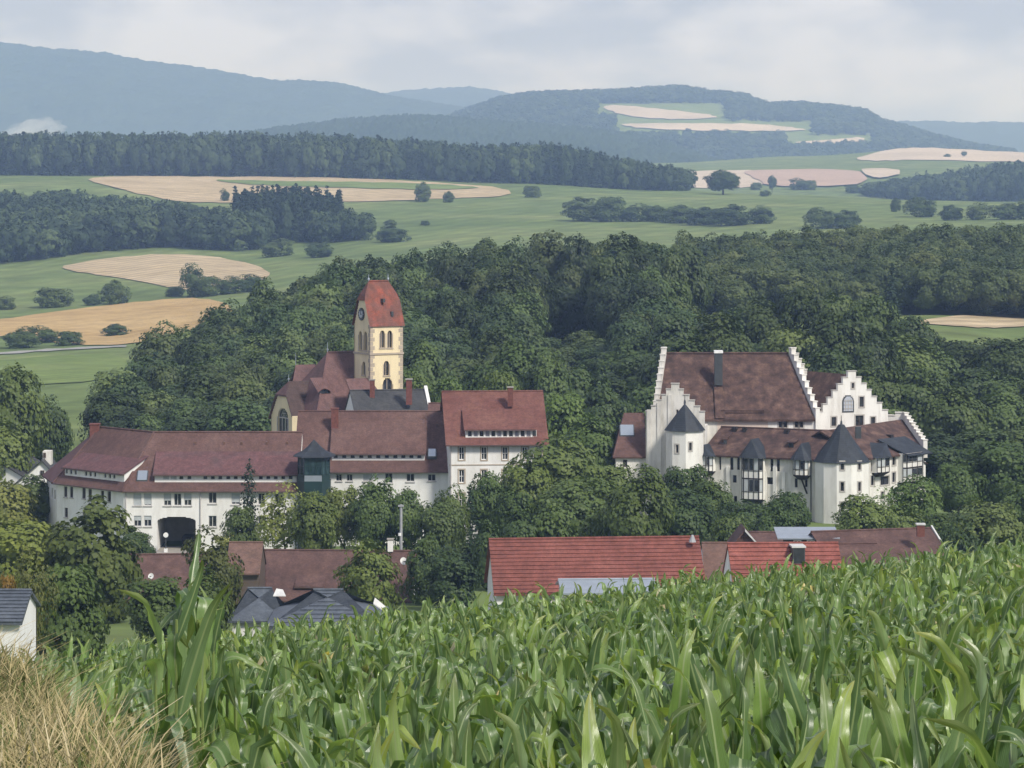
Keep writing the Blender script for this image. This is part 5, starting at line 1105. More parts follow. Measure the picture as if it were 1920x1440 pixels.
def tpx(label, px, ytop, wpx, d, kind='broad', tone=(1, 1, 1), cat='tree', group=None, name=None, idx=None, minh=2.0):
    x = X(px, d); g = tz(x, d); h = max(minh, Z(ytop, d) - g); h = max(h, .5 * wpx * d / F) if kind == 'bush' and d > 800 else h; return tree(label, cat, x, d, h + .3, wpx * d / F, kind, tone, group, name, idx)
OLV = (1.4, 1.3, .9); LGT = (1.7, 1.55, 1.05); DRK = (.8, .86, .85); MID = (1, 1, 1); YEL = (1.7, 1.6, 1.1)
# garden trees and bushes round the buildings
G = [
 ('large olive green tree at the left edge in front of the annex', 45, 985, 190, 302, 'broad', OLV, 0), ('big bushy tree in front of the left end of the annex', 172, 948, 190, 300, 'broad', (1.35, 1.2, .8), 2),
 ('tall tree at the left edge above the white gabled house', 22, 712, 120, 440, 'broad', (1.1, 1.1, .95), 4), ('dark tree left of the annex chimney', 96, 764, 76, 446, 'broad', DRK, 1),
 ('round tree at the left edge beside the white gabled house', 2, 800, 130, 428, 'broad', (1.3, 1.25, 1), 3), ('leafy bush in front of the white gabled house', 62, 893, 96, 404, 'broad', MID, 5),
 ('shrub at the left edge below the white gabled house', 8, 905, 110, 398, 'broad', (1.2, 1.1, .9), 6),
 ('dark clipped hedge bush left of the gateway', 250, 990, 70, 376, 'broad', (.6, .7, .7), 7), ('low dark shrub at the foot of the gateway', 268, 1012, 40, 372, 'broad', (.7, .8, .8), 3),
 ('brownish green bush behind the tall corn plants', 402, 1010, 100, 300, 'broad', (1.5, 1.15, .75), 8),
 ('slender dark columnar conifer in front of the annex', 467, 868, 34, 374, 'cypress', (.9, .9, .9), 0),
 ('dark shrub right of the columnar conifer', 452, 950, 70, 372, 'broad', DRK, 1), ('white flowering shrub at the annex wall', 425, 994, 50, 372, 'sparse', (3.6, 2.9, 2.6), 0),
 ('light olive tree in front of the glazed stair tower', 532, 915, 105, 362, 'sparse', YEL, 1), ('pale leafy tree below the stair tower', 590, 938, 90, 360, 'broad', (1.6, 1.45, .95), 4),
 ('slim dark tree behind the brown barn roof', 645, 918, 80, 368, 'broad', (.95, 1, .85), 5), ('bluish green tree below the annex wing', 700, 915, 90, 366, 'broad', (.9, 1, .95), 2),
 ('tree behind the roof mast', 762, 922, 80, 366, 'broad', (.85, .95, .9), 6), ('sparse pale tree against the annex wing wall', 720, 905, 80, 372, 'sparse', (1.9, 2.0, 1.7), 0),
 ('dark tree between brown barn and red barn', 820, 950, 90, 350, 'broad', DRK, 0), ('tall narrow dark tree below the old house', 882, 914, 70, 364, 'conifer', (1.3, 1.3, 1.1), 1), ('thin tree below the left corner of the old house', 845, 925, 66, 362, 'broad', (.8, .9, .85), 3),
 ('leafy tree hiding the foot of the old house', 915, 902, 76, 368, 'broad', (.95, 1.05, .88), 4), ('tree below the second window of the old house', 962, 925, 80, 362, 'broad', (.85, .95, .8), 7), ('dark shrub left of the red barn', 850, 1040, 110, 318, 'broad', (.7, .8, .8), 8), ('bush behind the left end of the red barn', 918, 985, 70, 340, 'broad', (.85, .95, .9), 7),
 ('big dark tree right of the old house', 1040, 842, 170, 374, 'broad', (.78, .88, .75), 1), ('green tree against the right corner of the old house', 985, 872, 110, 370, 'broad', (1, 1.05, .85), 5),
 ('bright green tree behind the old house gable end', 1062, 752, 110, 418, 'broad', (1.25, 1.35, 1), 2), ('rounded green tree between old house and castle outbuilding', 1112, 800, 120, 405, 'broad', (1.05, 1.15, .85), 4),
 ('dark tree in front of the castle outbuilding', 1150, 876, 110, 384, 'broad', (.8, .9, .8), 6), ('deep green tree below the big dark tree', 1085, 905, 150, 362, 'broad', (.7, .82, .75), 0),
 ('yellowish green tree above the red barn roof', 1192, 912, 125, 336, 'broad', (1.75, 1.6, 1.0), 8), ('dark round bush behind the middle of the red barn', 1040, 955, 100, 346, 'broad', (.85, .95, .8), 3), ('small green bush behind the red barn ridge', 1120, 965, 80, 340, 'broad', (1.0, 1.05, .85), 7), ('dark bush behind the left part of the red barn ridge', 975, 960, 90, 344, 'broad', (.75, .85, .8), 2),
 ('dark leafy tree in front of the castle corner tower', 1290, 878, 90, 376, 'broad', (.68, .78, .75), 5), ('dark tree below the left castle oriel', 1335, 908, 90, 372, 'broad', (.72, .82, .75), 2), ('broad dark tree left of the small gable roof', 1275, 935, 130, 352, 'broad', (.8, .9, .8), 4),
 ('tree below the tall castle oriel', 1395, 945, 100, 364, 'broad', (.8, .9, .82), 0), ('leafy tree left of the castle round tower', 1475, 925, 95, 366, 'broad', (.95, 1.05, .9), 6), ('shrub above the grey dormer roof', 1440, 955, 80, 350, 'broad', (.8, .9, .8), 3), ('low dark bush behind the cross gable', 1370, 965, 80, 340, 'broad', (.7, .8, .75), 1),
 ('pale leafy tree right of the castle round tower', 1640, 922, 95, 366, 'sparse', (1.6, 1.7, 1.4), 1), ('green tree in front of the right castle wing', 1628, 948, 110, 358, 'broad', (1, 1.1, .95), 8), ('tree below the right castle oriel', 1716, 905, 95, 370, 'broad', (.95, 1.1, .95), 1), ('bush behind the brown roofed house ridge', 1690, 958, 90, 350, 'broad', (.85, .95, .85), 4),
 ('tree right of the castle end gable', 1795, 870, 100, 392, 'broad', (.95, 1.05, .85), 7), ('tall tree at the right edge beside the castle', 1870, 835, 140, 396, 'broad', (.85, .95, .8), 0), ('bush behind the brown house chimney', 1760, 965, 90, 348, 'broad', (.75, .85, .8), 5), ('dark tree at the right edge above the corn', 1850, 945, 140, 350, 'broad', (.78, .88, .8), 6), ('green tree at the far right edge above the corn', 1925, 915, 120, 356, 'broad', (.9, 1, .85), 2), ('shrub right of the brown house verge', 1810, 985, 80, 330, 'broad', (.7, .8, .75), 3),
 ('dark hedge behind the corn below the low brown roof', 300, 1092, 130, 262, 'broad', (.8, .88, .7), 2), ('dense shrub behind the corn left of the grey bungalow', 385, 1085, 100, 258, 'broad', (.9, .92, .7), 3), ('light round bush in front of the brown barn', 690, 1030, 108, 312, 'broad', (1.5, 1.4, .95), 4), ('dark shrub at the right end of the brown barn', 800, 1010, 80, 326, 'broad', (.7, .8, .78), 2),
 ('rust red shrub beside the blue grey roof', 14, 1078, 40, 226, 'broad', (3.0, 1.3, .8), 6), ('bare brownish shrub right of the corner house', 62, 1045, 80, 232, 'sparse', (1.5, 1.15, .85), 0), ('dark bush behind the corner house', 130, 1060, 130, 250, 'broad', (.8, .9, .7), 1),
]
for lab, px, yt, w, d, kd, tone, ix in G:
    if max(tone) < 1.5: tone = (tone[0] * 1.3, tone[1] * 1.24, tone[2] * 1.1)
    tpx(lab, px, yt, w, d, 'bush' if kd == 'broad' and ('bush' in lab or 'shrub' in lab) else kd, tone, idx=ix, cat='bush' if ('bush' in lab or 'shrub' in lab) else 'tree', name='shrub' if ('bush' in lab or 'shrub' in lab) else None)

# belt of trees behind the castle
rb = random.Random(5)
top = lambda u: np.interp(u, [820, 900, 980, 1060, 1130, 1200, 1300, 1400, 1550, 1650, 1700, 1760, 1800, 1900, 2000, 2200], [715, 690, 650, 690, 670, 615, 585, 568, 545, 560, 585, 618, 618, 650, 650, 640])
for row, (d0, du, off) in enumerate(((525, 62, 0), (492, 74, 58), (462, 84, 118), (438, 92, 190))):
    u = 1150 if row < 3 else 1660
    while u < 2140:
        d = d0 + rb.uniform(-9, 9); x = X(u, d); h = Z(float(top(u)) + off * rb.uniform(.75, 1.15) + rb.uniform(-8, 22), d) - tz(x, d); k = rb.uniform(.6, 1.3)
        if not (row == 3 and u < 1660): tree('tall broadleaf tree in the dark belt behind the castle', 'tree', x, d, max(7, h), rb.uniform(8.5, 11.5), 'broad', (k * 1.02, k, k * .85), 'trees in the belt behind the castle', idx=rb.randrange(9))
        u += du * rb.uniform(.7, 1.2)
for u, yt, w, d, tn in ((905, 690, 100, 455, (.85, .95, .85)), (975, 652, 120, 478, (1, 1.1, .95)), (845, 722, 90, 448, (1.2, 1.3, .95)), (1020, 690, 100, 462, (.95, 1.05, .9)), (940, 705, 80, 440, (1.1, 1.15, .9)), (1085, 705, 100, 468, (.8, .9, .8)), (1130, 730, 110, 450, (.7, .8, .75)), (790, 655, 120, 470, (.95, 1.05, .95)), (770, 715, 90, 452, (1.15, 1.25, 1))):
    tpx({905: 'dark green tree behind the old house ridge', 975: 'tallest tree behind the old house chimney', 845: 'light green low tree beside the charcoal roof', 1020: 'tree above the right end of the old house ridge', 940: 'low green tree just above the old house chimney', 1085: 'tree right of the old house roof in the second row', 1130: 'dark tree left of the castle outbuilding', 790: 'round tree right of the church tower', 770: 'light green bush at the foot of the church tower'}[u], u, yt, w, d, 'broad', tn, group='trees behind the old house')

# wood on the hill behind the church: nearest 300 as trees, the rest one mass
def scatter(u0, u1, d0, d1, sp, seed, ok=None):
    r = np.random.default_rng(seed); res = []; d = d0
    while d < d1:
        w = sp * F / d; u = u0 + r.uniform(0, w)
        while u < u1:
            dd = d + r.uniform(-.4, .4) * sp
            if ok is None or ok(u, dd): res.append((u, dd))
            u += w * r.uniform(.75, 1.3)
        d += sp * .86
    return res
lb = lambda d: np.interp(d, [455, 500, 560, 640, 720], [200, 195, 235, 360, 470])
hw = scatter(150, 1290, 462, 735, 8.2, 11, lambda u, d: u > lb(d) and not (572 < d < 628 and 1005 < u < 1135) and not (d < 470 and 480 < u < 770) and not (1000 < u and d < 545))
rr = np.random.default_rng(3); HW = []
for u, d in hw:
    x = X(u, d); near = d < 560; spruce = (u < 420 and d > 505 and rr.random() < .42 and d < 600) or (1150 < u < 1290 and 630 < d < 680 and rr.random() < .3)
    h = (np.interp(d, [460, 520, 600, 640], [9.5, 12, 15.5, 17])) * rr.uniform(.76, 1.16)
    if 970 < u < 1150 and d < 575: h *= .55
    if 950 < u < 1190 and 625 < d < 648: h *= .62
    HW.append((x, d, h, u, spruce))
HW.sort(key=lambda t: t[1] - (60 if t[1] < 560 else 0))
vis = [t for t in HW if t[1] < 560]; edge = [t for t in HW if t[1] >= 560]
edge.sort(key=lambda t: t[1]); chosen = (vis + edge)[:300]; rest = (vis + edge)[300:]
for x, d, h, u, sp in chosen:
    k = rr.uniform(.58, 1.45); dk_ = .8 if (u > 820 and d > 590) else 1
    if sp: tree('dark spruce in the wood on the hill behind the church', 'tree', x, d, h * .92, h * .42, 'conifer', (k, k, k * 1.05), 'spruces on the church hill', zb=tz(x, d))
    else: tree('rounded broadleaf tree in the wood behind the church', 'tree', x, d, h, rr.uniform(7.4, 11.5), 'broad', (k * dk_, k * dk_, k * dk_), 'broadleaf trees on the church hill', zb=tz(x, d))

# prototypes for wooded masses (kept out of the scene, instanced only)
def far_proto(v, f, trunk, mat, name):
    me = mesh_np(name, v, f, [mat]); return bpy.data.objects.new(name, me)
FB = []
for i in range(6):
    v, f = crown_broad(500 + i, npuff=44, nleaf=34, leaf=.75, base=.04, rough=.25); FB.append(far_proto(v, f, None, 'far_foliage', 'wood_broadleaf'))
FC = []
for i in range(3):
    v, f = crown_conifer(540 + i, 20, 6.4, 15, 1.0, 16); FC.append(far_proto(v, f, None, 'needles', 'wood_conifer'))
NEARD = [bpy.data.objects.new('wood_broadleaf', BROAD[i][0]) for i in range(6)]
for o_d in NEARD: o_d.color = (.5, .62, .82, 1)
NEARB = [bpy.data.objects.new('wood_broadleaf', BROAD[i][0]) for i in range(6)]
for o_d in NEARB: o_d.color = (.88, .95, .98, 1)
def gn_stuff(name, label, pts, protos):
    """pts: (x, y, z, rot, sx, sz, proto index)"""
    a = np.array(pts, np.float32); me = bpy.data.meshes.new(name); me.vertices.add(len(a)); me.vertices.foreach_set('co', np.ascontiguousarray(a[:, :3]).ravel())
    for nm_, tp, dat in (('rz', 'FLOAT', a[:, 3]), ('sx', 'FLOAT', a[:, 4]), ('sz', 'FLOAT', a[:, 5]), ('pi', 'INT', a[:, 6].astype(np.int32))):
        at = me.attributes.new(nm_, tp, 'POINT'); at.data.foreach_set('value', np.ascontiguousarray(dat))
    me.update(); o = bpy.data.objects.new(name, me); COL.objects.link(o); tag(o, label, kind='stuff')
    ng = bpy.data.node_groups.new(name, 'GeometryNodeTree'); ng.interface.new_socket('Geometry', in_out='INPUT', socket_type='NodeSocketGeometry'); ng.interface.new_socket('Geometry', in_out='OUTPUT', socket_type='NodeSocketGeometry')
    N = ng.nodes.new; L = ng.links.new; gi, go_ = N('NodeGroupInput'), N('NodeGroupOutput'); jn = N('GeometryNodeJoinGeometry'); L(jn.outputs[0], go_.inputs[0])
    def attr(nm_, tp): n = N('GeometryNodeInputNamedAttribute'); n.data_type = tp; n.inputs[0].default_value = nm_; return n.outputs[0]
    cr_ = N('ShaderNodeCombineXYZ'); L(attr('rz', 'FLOAT'), cr_.inputs[2]); cs = N('ShaderNodeCombineXYZ'); L(attr('sx', 'FLOAT'), cs.inputs[0]); L(attr('sx', 'FLOAT'), cs.inputs[1]); L(attr('sz', 'FLOAT'), cs.inputs[2])
    pi_ = attr('pi', 'INT')
    for k, p in enumerate(protos):
        oi = N('GeometryNodeObjectInfo'); oi.inputs['Object'].default_value = p; oi.inputs['As Instance'].default_value = True
        cm = N('FunctionNodeCompare'); cm.data_type = 'INT'; cm.operation = 'EQUAL'; L(pi_, cm.inputs[2]); cm.inputs[3].default_value = k
        ip = N('GeometryNodeInstanceOnPoints'); L(gi.outputs[0], ip.inputs['Points']); L(cm.outputs[0], ip.inputs['Selection']); L(oi.outputs['Geometry'], ip.inputs['Instance']); L(cr_.outputs[0], ip.inputs['Rotation']); L(cs.outputs[0], ip.inputs['Scale'])
        L(ip.outputs[0], jn.inputs[0])
    md = o.modifiers.new('scatter', 'NODES'); md.node_group = ng; return o
def stuff_pts(lst, nb, nc, hfun, wfun, cprob, seed, zfun=None):
    r = np.random.default_rng(seed); res = []
    for u, d in lst:
        x = X(u, d); z = tz(x, d) if zfun is None else float(zfun(u, d)); h = hfun(u, d) * r.uniform(.84, 1.14); w = wfun(u, d) * r.uniform(.85, 1.2)
        if r.random() < (cprob(u, d) if callable(cprob) else cprob): res.append((x, d, z - .4, r.uniform(0, 6.28), h * .40 / 6.2, h * 1.02 / 20, nb + r.integers(nc)))
        else: res.append((x, d, z - .4, r.uniform(0, 6.28), w / 8, h / 10, r.integers(nb)))
    return res
if rest: gn_stuff('hill_forest', 'dense wood covering the hill behind the church', [(x, d, tz(x, d) - .4, rr.uniform(0, 6.28), rr.uniform(8, 11.5) / 8, h / 10, rr.integers(6)) if not sp else (x, d, tz(x, d) - .4, 0, h * .42 / 6.2, h * 1.0 / 20, 6 + rr.integers(3)) for x, d, h, u, sp in rest], NEARB + FC)
W_ = lambda u, d: 8.5
rf = scatter(1268, 2300, 735, 858, 6.6, 21)
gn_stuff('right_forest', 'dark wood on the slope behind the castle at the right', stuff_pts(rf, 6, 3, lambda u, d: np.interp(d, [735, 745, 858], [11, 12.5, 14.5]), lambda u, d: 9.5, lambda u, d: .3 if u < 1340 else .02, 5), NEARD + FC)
lw_ = scatter(-600, 500, 1500, 1800, 8.0, 31, lambda u, d: d > np.interp(u, [-600, 0, 150, 300, 420, 500], [1500, 1500, 1530, 1570, 1540, 1560]) and d < np.interp(u, [-600, 0, 100, 200, 330, 440, 500], [1800, 1800, 1790, 1730, 1680, 1620, 1585]))
gn_stuff('left_wood', 'broadleaf wood on the slope at the left above the wheat field', stuff_pts(lw_, 6, 3, lambda u, d: 17.5, lambda u, d: 12, .03, 6), FB + FC)
sc_ = scatter(440, 640, 1590, 1690, 6.2, 41)
gn_stuff('spruce_clump', 'dark clump of spruces beside the left wood', stuff_pts(sc_, 6, 3, lambda u, d: 22.5 - max(0, (u - 560)) * .05, W_, .9, 7), FB + FC)
sb_ = scatter(590, 690, 1570, 1620, 7, 43); gn_stuff('spruce_clump_edge', 'lower broadleaf edge right of the spruce clump', stuff_pts(sb_, 6, 3, lambda u, d: np.interp(u, [590, 690], [17, 12]), W_, 0, 8), FB + FC)
tl_ = scatter(-700, 1292, 2212, 2400, 8.8, 51)
gn_stuff('far_treeline', 'long dark treeline above the stubble fields', stuff_pts(tl_, 6, 3, lambda u, d: np.interp(u, [-700, 0, 300, 600, 900, 1050, 1200, 1290], [26, 26, 25, 25, 22, 25, 19, 15]), lambda u, d: 10.5, lambda u, d: .25 if u < 1000 else .4, 9), FB + FC)
wr_ = scatter(1620, 2700, 2660, 2900, 9.5, 61, lambda u, d: d > np.interp(u, [1620, 1760, 1920], [2850, 2690, 2660]))
gn_stuff('right_far_wood', 'hazy wood at the right edge beyond the green crest', stuff_pts(wr_, 6, 3, lambda u, d: np.interp(u, [1620, 1700, 1800, 1950], [10, 16, 21, 25]), lambda u, d: 11, .1, 10), FB + FC)
fieldmask = lambda u, y: ((1115 < u < 1365 and 194 < y < 228) or (1150 < u < 1530 and 228 < y < 262 and u < 1560) or (1470 < u < 1640 and 254 < y < 282 and u - 1470 > (282 - y) * 1.6 - 30) or (1228 < u < 1298 and 281 < y < 305) or (1398 < u < 1464 and 281 < y < 294))
def hok(u, d):
    y = YH - float(hillz(u, d)) * F / d; return not fieldmask(u, y) 
hw_ = scatter(760, 1900, 5530, 7150, 19, 71, hok)
gn_stuff('hazy_hill_woods', 'bluish woods on the hazy hill between its fields', stuff_pts(hw_, 6, 3, lambda u, d: 20, lambda u, d: 21, .05, 11, hillz), FB + FC)
hs_ = scatter(-300, 700, 1345, 1365, 9, 81, lambda u, d: 500 < u < 700)
# single bushes and trees out in the fields
FT = [('rounded bush pair on the slope above the golden field', 97, 553, 72, 1185), ('small round bush right of the bush pair on the slope', 172, 556, 36, 1185), ('taller clump of trees above the golden field', 216, 528, 52, 1190), ('bush at the left edge above the golden field', 6, 564, 46, 1180), ('small dark bush below the pale wheat field', 328, 540, 36, 1215), ('tall tree at the right end of the pale wheat field', 362, 503, 40, 1205), ('tree below the pale wheat field', 390, 520, 50, 1200), ('bush beside the pale wheat field', 430, 524, 50, 1205), ('round tree at the right tip of the pale wheat field', 470, 520, 54, 1215), ('green bush behind the hill wood', 520, 456, 60, 1480), ('low bush beyond the hill wood', 600, 470, 50, 1440),
 ('round dark bush in the golden field', 82, 622, 56, 985), ('low bush beside the country road', 128, 640, 52, 962), ('thin small tree in the golden field by the road', 124, 626, 16, 968), ('bush at the far end of the golden field', 216, 614, 46, 1010), ('hedge along the country road', 40, 662, 70, 955),
 ('lone oval tree on the stubble field', 793, 344, 30, 1960), ('small bush right of the lone oval tree', 841, 361, 22, 1955), ('square dark bush on the crest', 997, 350, 34, 2030), ('small bush on the stubble field edge', 422, 358, 16, 1930),
 ('large spreading lone tree on the crest', 1355, 324, 68, 2130), ('small tree on the crest right of the spreading tree', 1448, 334, 16, 2900), ('little bush at the foot of the spreading tree', 1434, 360, 20, 2120),
 ('pale green tree at the left of the hedgerow', 1090, 374, 50, 1700), ('big dark round tree in the hedgerow', 1146, 371, 66, 1690), ('medium tree in the hedgerow beside the dark one', 1228, 389, 54, 1690), ('low hedge bush right of the medium hedgerow tree', 1275, 408, 44, 1670), ('low dark hedge left part', 1190, 404, 40, 1690), ('small bush in the hedgerow', 1320, 415, 44, 1640), ('long low hedge bush', 1370, 420, 50, 1620), ('round tree right end of the hedgerow', 1427, 400, 40, 1630), ('pale tree below the crest', 1540, 395, 56, 1560), ('pale broad tree below the crest right', 1585, 398, 56, 1560),
 ('small round tree on the right meadow', 1679, 374, 20, 1800), ('dark tree on the right meadow', 1728, 376, 58, 1700), ('row tree on the right meadow', 1785, 388, 50, 1640), ('tree in the right row above the wood', 1835, 386, 50, 1640), ('tree at the right edge above the wood', 1890, 384, 60, 1640), ('bush at the far right edge above the wood', 1930, 380, 60, 1640), ('faint small bush on the green slope', 732, 414, 22, 1700), ('second faint bush on the green slope', 798, 416, 18, 1690), ('bush at the edge of the spruce clump', 735, 440, 60, 1540),
 ('small distant tree on the long pale field', 1808, 286, 12, 3900), ('distant bush on the long pale field', 1776, 294, 14, 3880), ('distant bush below the pink field', 1520, 340, 24, 2960), ('distant bush below the pale field', 1418, 344, 20, 2960), ('distant tree row left of the hazy wood', 1600, 348, 30, 2900), ('distant trees at the foot of the pink field', 1500, 344, 40, 2960)]
for lab, px, yt, w, d in FT: tpx(lab, px, yt - 2, w * (1.5 if 'hedge' in lab and w < 51 else 1), d, 'broad' if lab.startswith(('large spreading', 'small tree', 'thin small', 'small distant')) else 'bush', (.85, .95, .85), cat='bush' if 'bush' in lab or 'hedge' in lab else 'tree', name='field_bush' if 'bush' in lab or 'hedge' in lab else 'field_tree', minh=1.5)
# ================================================================== corn field
def corn_leaf(seed, style):
    r = np.random.default_rng(seed); n = 13; L = r.uniform(.55, .88); Wd = r.uniform(.092, .135)
    th = radians({'up': r.uniform(74, 88), 'arch': r.uniform(66, 82), 'fold': r.uniform(70, 86), 'flat': r.uniform(42, 60)}[style]); az = 0; p = np.zeros(3); ctr = [p.copy()]; dirs = []
    f0 = r.uniform({'up': .75, 'arch': .3, 'fold': .38, 'flat': .35}[style], {'up': .95, 'arch': .5, 'fold': .7, 'flat': .6}[style]); turn = radians({'up': r.uniform(10, 70), 'arch': r.uniform(95, 145), 'fold': r.uniform(115, 165), 'flat': r.uniform(60, 120)}[style]); wd_ = {'up': .3, 'arch': .55, 'fold': r.uniform(.12, .25), 'flat': .5}[style]
    side = r.uniform(-.07, .07); th0 = th; dr_ = radians(r.uniform(0, 14))
    for i in range(n):
        t = (i + .5) / n; k = min(1, max(0, (t - f0 + wd_ / 2) / wd_)); k = k * k * (3 - 2 * k)
        th = max(th0 - dr_ * t - turn * k, radians(-87)); az += side
        d = np.array([cos(th) * cos(az), cos(th) * sin(az), sin(th)]); dirs.append(d); p = p + d * L / n; ctr.append(p.copy())
    dirs.append(dirs[-1]); V = []; UVs = []; tw = 0; tws = r.uniform(-.11, .11); ph = r.uniform(0, 6)
    for i in range(n + 1):
        t = i / n; w = Wd * min(1, .42 + t * 2.1) * (1 - max(0, t - .35) / .65) ** .7 + .003; d = dirs[i]
        sd = norm(np.cross(d, np.array([0, 0, 1.])) + 1e-6); nr = np.cross(sd, d); tw += tws; s2 = sd * cos(tw) + nr * sin(tw); n2 = np.cross(s2, d)
        for j, a in enumerate((-1, -.5, 0, .5, 1)):
            lift = .16 * abs(a) * w + (.17 * w * sin(t * 21 + ph + (2 if a > 0 else 0)) if abs(a) == 1 else 0)
            V.append(ctr[i] + s2 * a * w / 2 - n2 * (-lift)); UVs.append((j / 4, t))
    Fq = [(i * 5 + j, i * 5 + j + 1, i * 5 + j + 6, i * 5 + j + 5) for i in range(n) for j in range(4)]
    return np.array(V), np.array(Fq), np.array(UVs)
def leaf_me(V, Fq, UVs, mats, midx=None, name='corn_leaf'):
    me = mesh_np(name, V, Fq, mats, midx, True); uv = me.uv_layers.new(name='UVMap'); uv.data.foreach_set('uv', np.ascontiguousarray(UVs[Fq.ravel()], np.float32).ravel()); return me
STY = ['up'] * 8 + ['arch'] * 8 + ['fold'] * 12 + ['flat'] * 2
LD = [corn_leaf(900 + i, s) for i, s in enumerate(STY)]
LM = [leaf_me(*l, ['corn_leaf']) for l in LD]; LMD = [leaf_me(*LD[i], ['corn_dry']) for i in (8, 10, 12, 17, 19, 25)]
def stalk_geo(h):
    mb = MB(); n = 6; z = 0
    for k in range(n): mb.cyl((0, 0, h * .8 * k / n), (0, 0, h * .8 * (k + 1) / n), .014 * (1 - .1 * k) + .003, .014 * (1 - .1 * (k + 1)) + .003, 6, k == n - 1)
    return mb
stm = bpy.data.meshes.new('corn_stalk'); _mb = stalk_geo(1.0); stm.from_pydata(_mb.v, [], _mb.f); stm.update(); stm.materials.append(M['corn_stalk'])
def plant_layout(r, h, big=False):
    """leaves as (mesh index, height, azimuth, scale, dry)"""
    n = r.randint(8, 9); az0 = r.uniform(0, 6.28); res = []
    for k in range(n):
        t = (k + 1) / n; z = h * (.14 + .62 * t); az = az0 + pi * k + r.uniform(-.55, .55)
        s = (.7 + .6 * sin(pi * min(1, t * .8 + .1))) * r.uniform(.85, 1.15)
        if t > .7: st_ = r.choice([r.randrange(8), r.randrange(8, 16), r.randrange(16, 28), r.randrange(16, 28)]); s *= 1.0 if big else .82
        elif t < .4: st_ = r.choice(list(range(8, 16)) + list(range(26, 30)))
        else: st_ = r.randrange(7, 28)
        res.append((st_, z, az, s, t < .35 and r.random() < .16 or r.random() < .008))
    return res
# positions in crooked rows
pc = random.Random(17); spots = []
ang = radians(34); ca, sa = cos(ang), sin(ang)
for i in range(-140, 140):
    for j in range(-600, 600):
        a = i * .76 + pc.uniform(-.07, .07); b = j * .23 + pc.uniform(-.06, .06); x = a * ca - b * sa; y = a * sa + b * ca + 34
        if y < 10.8 or y > 66: continue
        u = 960 + F * x / y
        if u < -160 or u > 2080: continue
        xb = -0.3 - (y - 8) * 0.235
        if y > 17: xb = min(xb, X(-150, y)) if y < 19 else -99
        if x < xb + (1.35 if y < 16.5 else .35): continue
        yl = np.interp(u, [-160, 0, 200, 450, 800, 1050, 1330, 1600, 1920, 2080], [50, 50, 53, 57, 60, 60, 64, 64, 66, 66])
        if y > yl: continue
        spots.append((x, y, pc.uniform(1.56, 2.02) * (1.0 if y > 12 else .95), u))
for k in range(13):
    px = 292 + k * 12.5 + pc.uniform(-5, 5); d = 18.2 + pc.uniform(0, 2.2); spots.append((X(px, d), d, 3.42 - abs(px - 356) * .0085 - pc.uniform(0, .25), px))
spots = [s for s in spots]
inview = sorted([s for s in spots if -20 < s[3] < 1945], key=lambda s: s[1] - (40 if s[2] > 2.25 else 0))
near = [s for s in inview[:300]]; ns = set(id(s) for s in near); rest_c = [s for s in spots if id(s) not in ns]
for q, (x, y, h, u) in enumerate(near):
    t = bpy.data.objects.new('corn_plant', None); COL.objects.link(t); t.location = (x, y, tz(x, y) - .03); t.empty_display_size = .2
    big = h > 2.25
    t['label'] = 'tall corn plant towering above the field at the left' if big else 'leafy green corn plant in the front of the field'; t['category'] = 'corn plant'; t['group'] = 'tall corn plants at the left' if big else 'corn plants in the front of the field'
    k = bpy.data.objects.new('stalk', stm); COL.objects.link(k); k.parent = t; k.scale = (1, 1, h)
    for st_, z, az, s, dry in plant_layout(pc, h, big):
        o = bpy.data.objects.new('leaf', LMD[st_ % 6] if dry else LM[st_]); COL.objects.link(o); o.parent = t; o.location = (0, 0, z); o.rotation_euler = (pc.uniform(-.4, .4), pc.uniform(-.2, .2), az); sc = s * (.84 if big else h / 1.85); o.scale = (sc, sc * pc.uniform(.85, 1.2), sc)
CP = []
for i in range(14):
    VV, FF, UU_, MI, LT = [], [], [], [], []; nv = 0; h = 1.85
    for st_, z, az, s, dry in plant_layout(pc, h):
        V, Fq, UVs = LD[st_]; c, sn = cos(az), sin(az); P = V * s; rl = pc.uniform(-.4, .4); P = np.stack([P[:, 0], P[:, 1] * cos(rl) - P[:, 2] * sin(rl), P[:, 1] * sin(rl) + P[:, 2] * cos(rl)], 1); P = np.stack([P[:, 0] * c - P[:, 1] * sn, P[:, 0] * sn + P[:, 1] * c, P[:, 2] + z], 1)
        VV.append(P); FF.append(Fq + nv); UU_.append(UVs); MI += [1 if dry else 0] * len(Fq); LT.append(np.full(len(P), pc.random())); nv += len(P)
    mbk = stalk_geo(h); sv = np.array(mbk.v); sf = np.array([f for f in mbk.f if len(f) == 4]); VV.append(sv); FF.append(sf + nv); UU_.append(np.zeros((len(sv), 2))); MI += [2] * len(sf); LT.append(np.zeros(len(sv)))
    CP.append(bpy.data.objects.new('corn_proto', leaf_me(np.concatenate(VV), np.concatenate(FF), np.concatenate(UU_), ['corn_leaf', 'corn_dry', 'corn_stalk'], MI, 'corn_proto'))); at_ = CP[-1].data.attributes.new('lt', 'FLOAT', 'POINT'); at_.data.foreach_set('value', np.concatenate(LT).astype(np.float32))
rx = terrain(np.array([s[0] for s in rest_c]), np.array([s[1] for s in rest_c]))
gn_stuff('corn_field', 'dense green corn covering the slope behind the front plants', [(x, y, z - .03, pc.uniform(0, 6.28), h / 1.85 * pc.uniform(.9, 1.1), h / 1.85, pc.randrange(14)) for (x, y, h, u), z in zip(rest_c, rx)], CP)
print('corn', len(spots), 'trees', TREE_N)

